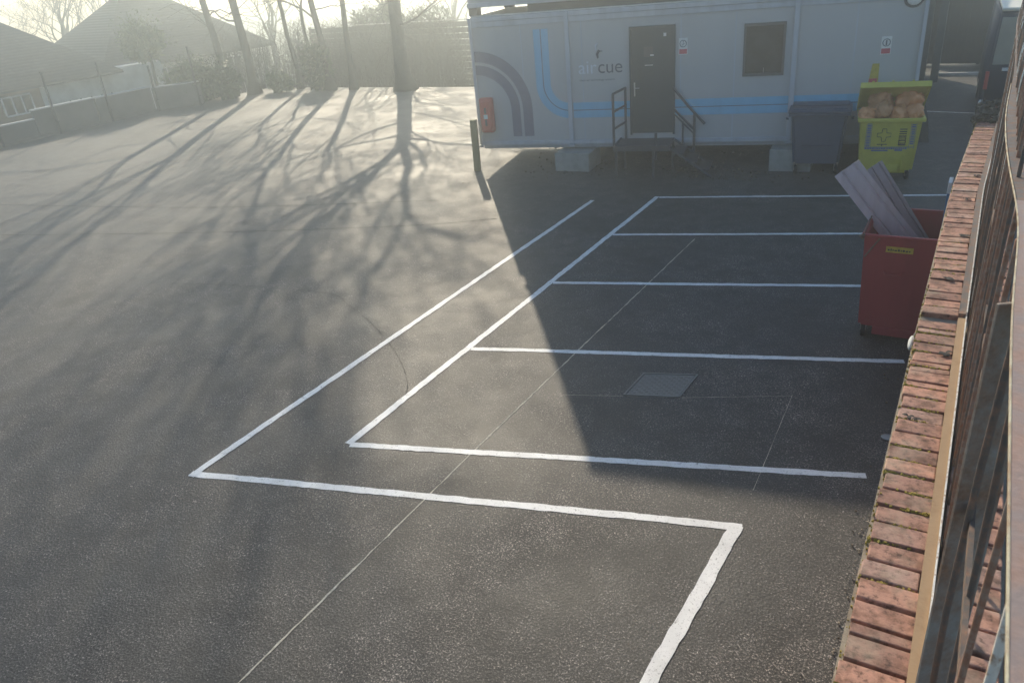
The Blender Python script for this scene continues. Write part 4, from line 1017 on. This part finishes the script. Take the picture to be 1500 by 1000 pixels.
# roof: eave along y at x=0, rising to ridge at x=-3.5
def roofy(bm, x0, x1, y0, y1, ze, zr, ov=.35, th=.12, hip=0.0):
    xm = (x0 + x1) / 2; k = ov / ((x1 - x0) / 2) * (zr - ze)
    for s, xa in ((1, x1 + ov), (-1, x0 - ov)):
        v = [bm.verts.new(q) for q in ((xa, y0 - ov, ze - k), (xa, y1 + ov, ze - k), (xm, y1 + ov - hip, zr), (xm, y0 - ov + hip, zr), (xa, y0 - ov, ze - k - th), (xa, y1 + ov, ze - k - th), (xm, y1 + ov - hip, zr - th), (xm, y0 - ov + hip, zr - th))]
        for f in ((0, 1, 2, 3), (7, 6, 5, 4), (0, 4, 5, 1), (1, 5, 6, 2), (3, 2, 6, 7), (0, 3, 7, 4)): bm.faces.new([v[i] for i in f])
    if hip:
        for ye, s in ((y0 - ov, 1), (y1 + ov, -1)):
            v = [bm.verts.new(q) for q in ((x0 - ov, ye, ze - k + .002), (x1 + ov, ye, ze - k + .002), (xm, ye + s * hip, zr + .002))]; bm.faces.new(v)
roofy(bm, -7, 0, -6, 4.2, 2.9, 5.6, hip=3.6); r1 = obj('roof', bm, 'rooftile', h1)
bm = B(); bx(bm, -7, 0, -6, .398, 0, 2.75); bx(bm, -7, 0, -6, 4, 2.751, 2.76); obj('wall', bm, 'housebrick', h1)['label'] = 'brown brick wing wall'
bm = B(); bx(bm, .30, .42, -6.3, 4.5, 2.52, 2.62); obj('gutter', bm, 'pole', r1)
hwindow(h1, (.02, -.75, 1.5), 1.3, .85, 3)
bm = B()
bx(bm, .005, .02, 2.2, 2.5, .3, 1.6); bx(bm, .005, .02, 4.0, 4.4, .3, 1.5)
for i in range(5): tube(bm, [(.05, 1.5 + i * .5, .6), (.08, 1.7 + i * .5, 1.2), (.06, 1.6 + i * .55, 1.7)], .03, 5)
obj('climbing_stems', bm, 'bark', h1)
# house 2: pyramid roofed, chimney
h2 = thing('house', 'bungalow with a big dark pyramid roof and chimney behind the topiary', 'house', (-36.4, 25.0, -1.2), R(-6))
bm = B(); bx(bm, -4.2, 4.2, -5, 5, 0, 2.9); obj('wall', bm, 'render', h2)
bm = B(); roofy(bm, -4.2, 4.2, -5, 5, 2.9, 6.1, hip=4.6); rf = obj('roof', bm, 'rooftile', h2)
bm = B(); bx(bm, -.55, .55, -.9, .3, 5.2, 6.9); bx(bm, -.62, .62, -.97, .37, 6.902, 7.0); obj('chimney', bm, 'housebrick', rf)
bm = B()
for yy in (-.55, -.05): tube(bm, [(0, yy, 7.0), (0, yy, 7.3)], [.13, .10], 10)
obj('chimney_pot', bm, 'housebrick', rf)
bm = B(); tube(bm, [(0, .2, 6.9), (0, .2, 8.3)], .025, 6)
for i in range(5): tube(bm, [(-.3, .2, 7.6 + i * .14), (.3, .2, 7.6 + i * .14)], .012, 5)
obj('aerial', bm, 'pole', rf)
bm = B(); bx(bm, 4.5, 4.62, -5.3, 5.3, 2.5, 2.6); obj('gutter', bm, 'pole', rf)
hwindow(h2, (4.21, -2.0, 1.2), 1.6, 1.1, 3); hwindow(h2, (4.21, 2.2, 1.2), 1.6, 1.1, 3)

# ------------------------------------------------------------------ added unseen shed-shaped blocker, shades the right side
sh = thing('shade_blocker', 'added unseen block in shed form behind the stacked cabins, shading the right side', 'shade blocker', (.25, 20.0, 0), R(0))
bm = B(); bx(bm, -2.9, 2.9, -1.3, 5.6, 0, 4.3); obj('wall', bm, 'slat', sh)
bm = B(); box(bm, (0, 2.15, 4.52), (6.1, 7.3, .12), Matrix.Rotation(R(1), 3, 'X')); obj('roof', bm, 'rooftile', sh)
bm = B(); bx(bm, -.6, .6, -1.35, -1.301, 0, 2.1, .01); obj('door', bm, 'door', sh)

# ------------------------------------------------------------------ far right corner
tf = thing('timber_fence', 'dark timber board fence across the far right corner', 'fence', (3.2, 27.0, 0))
bm = B()
for i in range(40): bx(bm, i * .15, i * .15 + .149, -.012 - (i % 2) * .01, .012, .05, 2.35 + .01 * math.sin(i * 2.1))
obj('boards', bm, 'slat', tf)
for i in range(4):
    bm = B(); bx(bm, i * 1.9, i * 1.9 + .1, .013, .11, 0, 2.4); obj('post', bm, 'slat', tf)
for x, y, h, w_, lb in ((3.72, 23.3, 3.0, .16, 'weathered upright gate post close behind the cabin corner'), (4.05, 23.6, 3.1, .22, 'thicker weathered post right of the other gate post')):
    bm = B(); box(bm, (0, 0, h / 2), (w_, w_, h), None, .01); o = obj('gate_post', bm, 'panelconc'); o.location = (x, y, 0); tag(o, lb, 'post', 'posts behind the cabin corner')
bm = B(); bx(bm, 3.9, 6.5, 24.6, 24.75, 0, .10, .01); tag(obj('kerb', bm, 'coping'), kind='structure')
line('parking_line', [(3.6, 18.9), (5.4, 18.6)], .09, 'paint', seed=30)
van = thing('parked_van', 'dark navy van with grey rear windows and cream roof edge beyond the wall end', 'van', (6.42, 16.6, 0), R(2))
def vprof(bm, x0, x1, y0, y1, z0, z1, inset):
    lo = [bm.verts.new(q) for q in ((x0, y0, z0), (x1, y0, z0), (x1, y1, z0), (x0, y1, z0))]; mid = [bm.verts.new((q[0], q[1], z0 + (z1 - z0) * .45)) for q in ((x0, y0), (x1, y0), (x1, y1), (x0, y1))]
    hi = [bm.verts.new(q) for q in ((x0 + inset, y0 + .12, z1), (x1 - inset, y0 + .12, z1), (x1 - inset, y1 - .9, z1), (x0 + inset, y1 - .9, z1))]
    for a, b in ((lo, mid), (mid, hi)):
        for i in range(4): bm.faces.new((a[i], a[(i + 1) % 4], b[(i + 1) % 4], b[i]))
    bm.faces.new(lo[::-1]); bm.faces.new(hi)
    bmesh.ops.bevel(bm, geom=list(bm.edges), offset=.05, segments=3, affect='EDGES')
bm = B(); vprof(bm, -.97, .97, 0, 5.2, .28, 2.62, .07); obj('body', bm, 'vannavy', van, True)
bm = B(); bx(bm, -.86, .86, .10, 4.1, 2.625, 2.70, .03); obj('roof', bm, 'cream', van)
for sx in (-1, 1):
    bm = B(); v = [bm.verts.new(q) for q in ((sx * .87, -.008, 1.50), (sx * .40, -.008, 1.50), (sx * .38, .095, 2.50), (sx * .82, .095, 2.50))]; f = bm.faces.new(v); ex = bmesh.ops.extrude_face_region(bm, geom=[f])
    for q in [e for e in ex['geom'] if isinstance(e, bmesh.types.BMVert)]: q.co.y += .03
    obj('window', bm, 'vanglass', van)
    bm = B(); bx(bm, sx * .93 - .04, sx * .93 + .04, -.02, .05, .95, 1.35, .01); obj('tail_light', bm, 'red', van)
    for yy in (.9, 4.2):
        bm = B(); bmesh.ops.create_cone(bm, cap_ends=True, segments=28, radius1=.33, radius2=.33, depth=.22, matrix=Matrix.Translation((sx * .86, yy, .33)) @ Matrix.Rotation(R(90), 4, 'Y')); wh = obj('wheel', bm, 'rubber', van)
        bm = B(); bmesh.ops.create_cone(bm, cap_ends=True, segments=20, radius1=.2, radius2=.18, depth=.235, matrix=Matrix.Translation((sx * .86, yy, .33)) @ Matrix.Rotation(R(90), 4, 'Y')); obj('rim', bm, 'chrome', wh)
bm = B(); bx(bm, -.66, -.44, -.03, -.012, 1.36, 1.43, .004); obj('badge', bm, 'white', van)
bm = B(); bx(bm, -.95, .95, -.09, .0, .32, .56, .03); obj('bumper', bm, 'rubber', van)

# ------------------------------------------------------------------ haze
bm = B(); bx(bm, -126, 126, -126, 126, -2.6, 15.5)
hz = obj('haze', bm, 'white'); hz.data.materials.clear()
hm = bpy.data.materials.new('haze'); hm.use_nodes = True; hn = hm.node_tree
for n_ in list(hn.nodes):
    if n_.type == 'BSDF_PRINCIPLED': hn.nodes.remove(n_)
pv = hn.nodes.new('ShaderNodeVolumePrincipled'); pv.inputs['Color'].default_value = (0.89, 0.97, 1.0, 1); pv.inputs['Density'].default_value = HAZE_DENSITY; pv.inputs['Anisotropy'].default_value = 0.84
hn.links.new(pv.outputs[0], [n_ for n_ in hn.nodes if n_.type == 'OUTPUT_MATERIAL'][0].inputs['Volume'])
hz.data.materials.append(hm); tag(hz, 'thin pale morning haze over the whole car park', 'haze', kind='stuff')
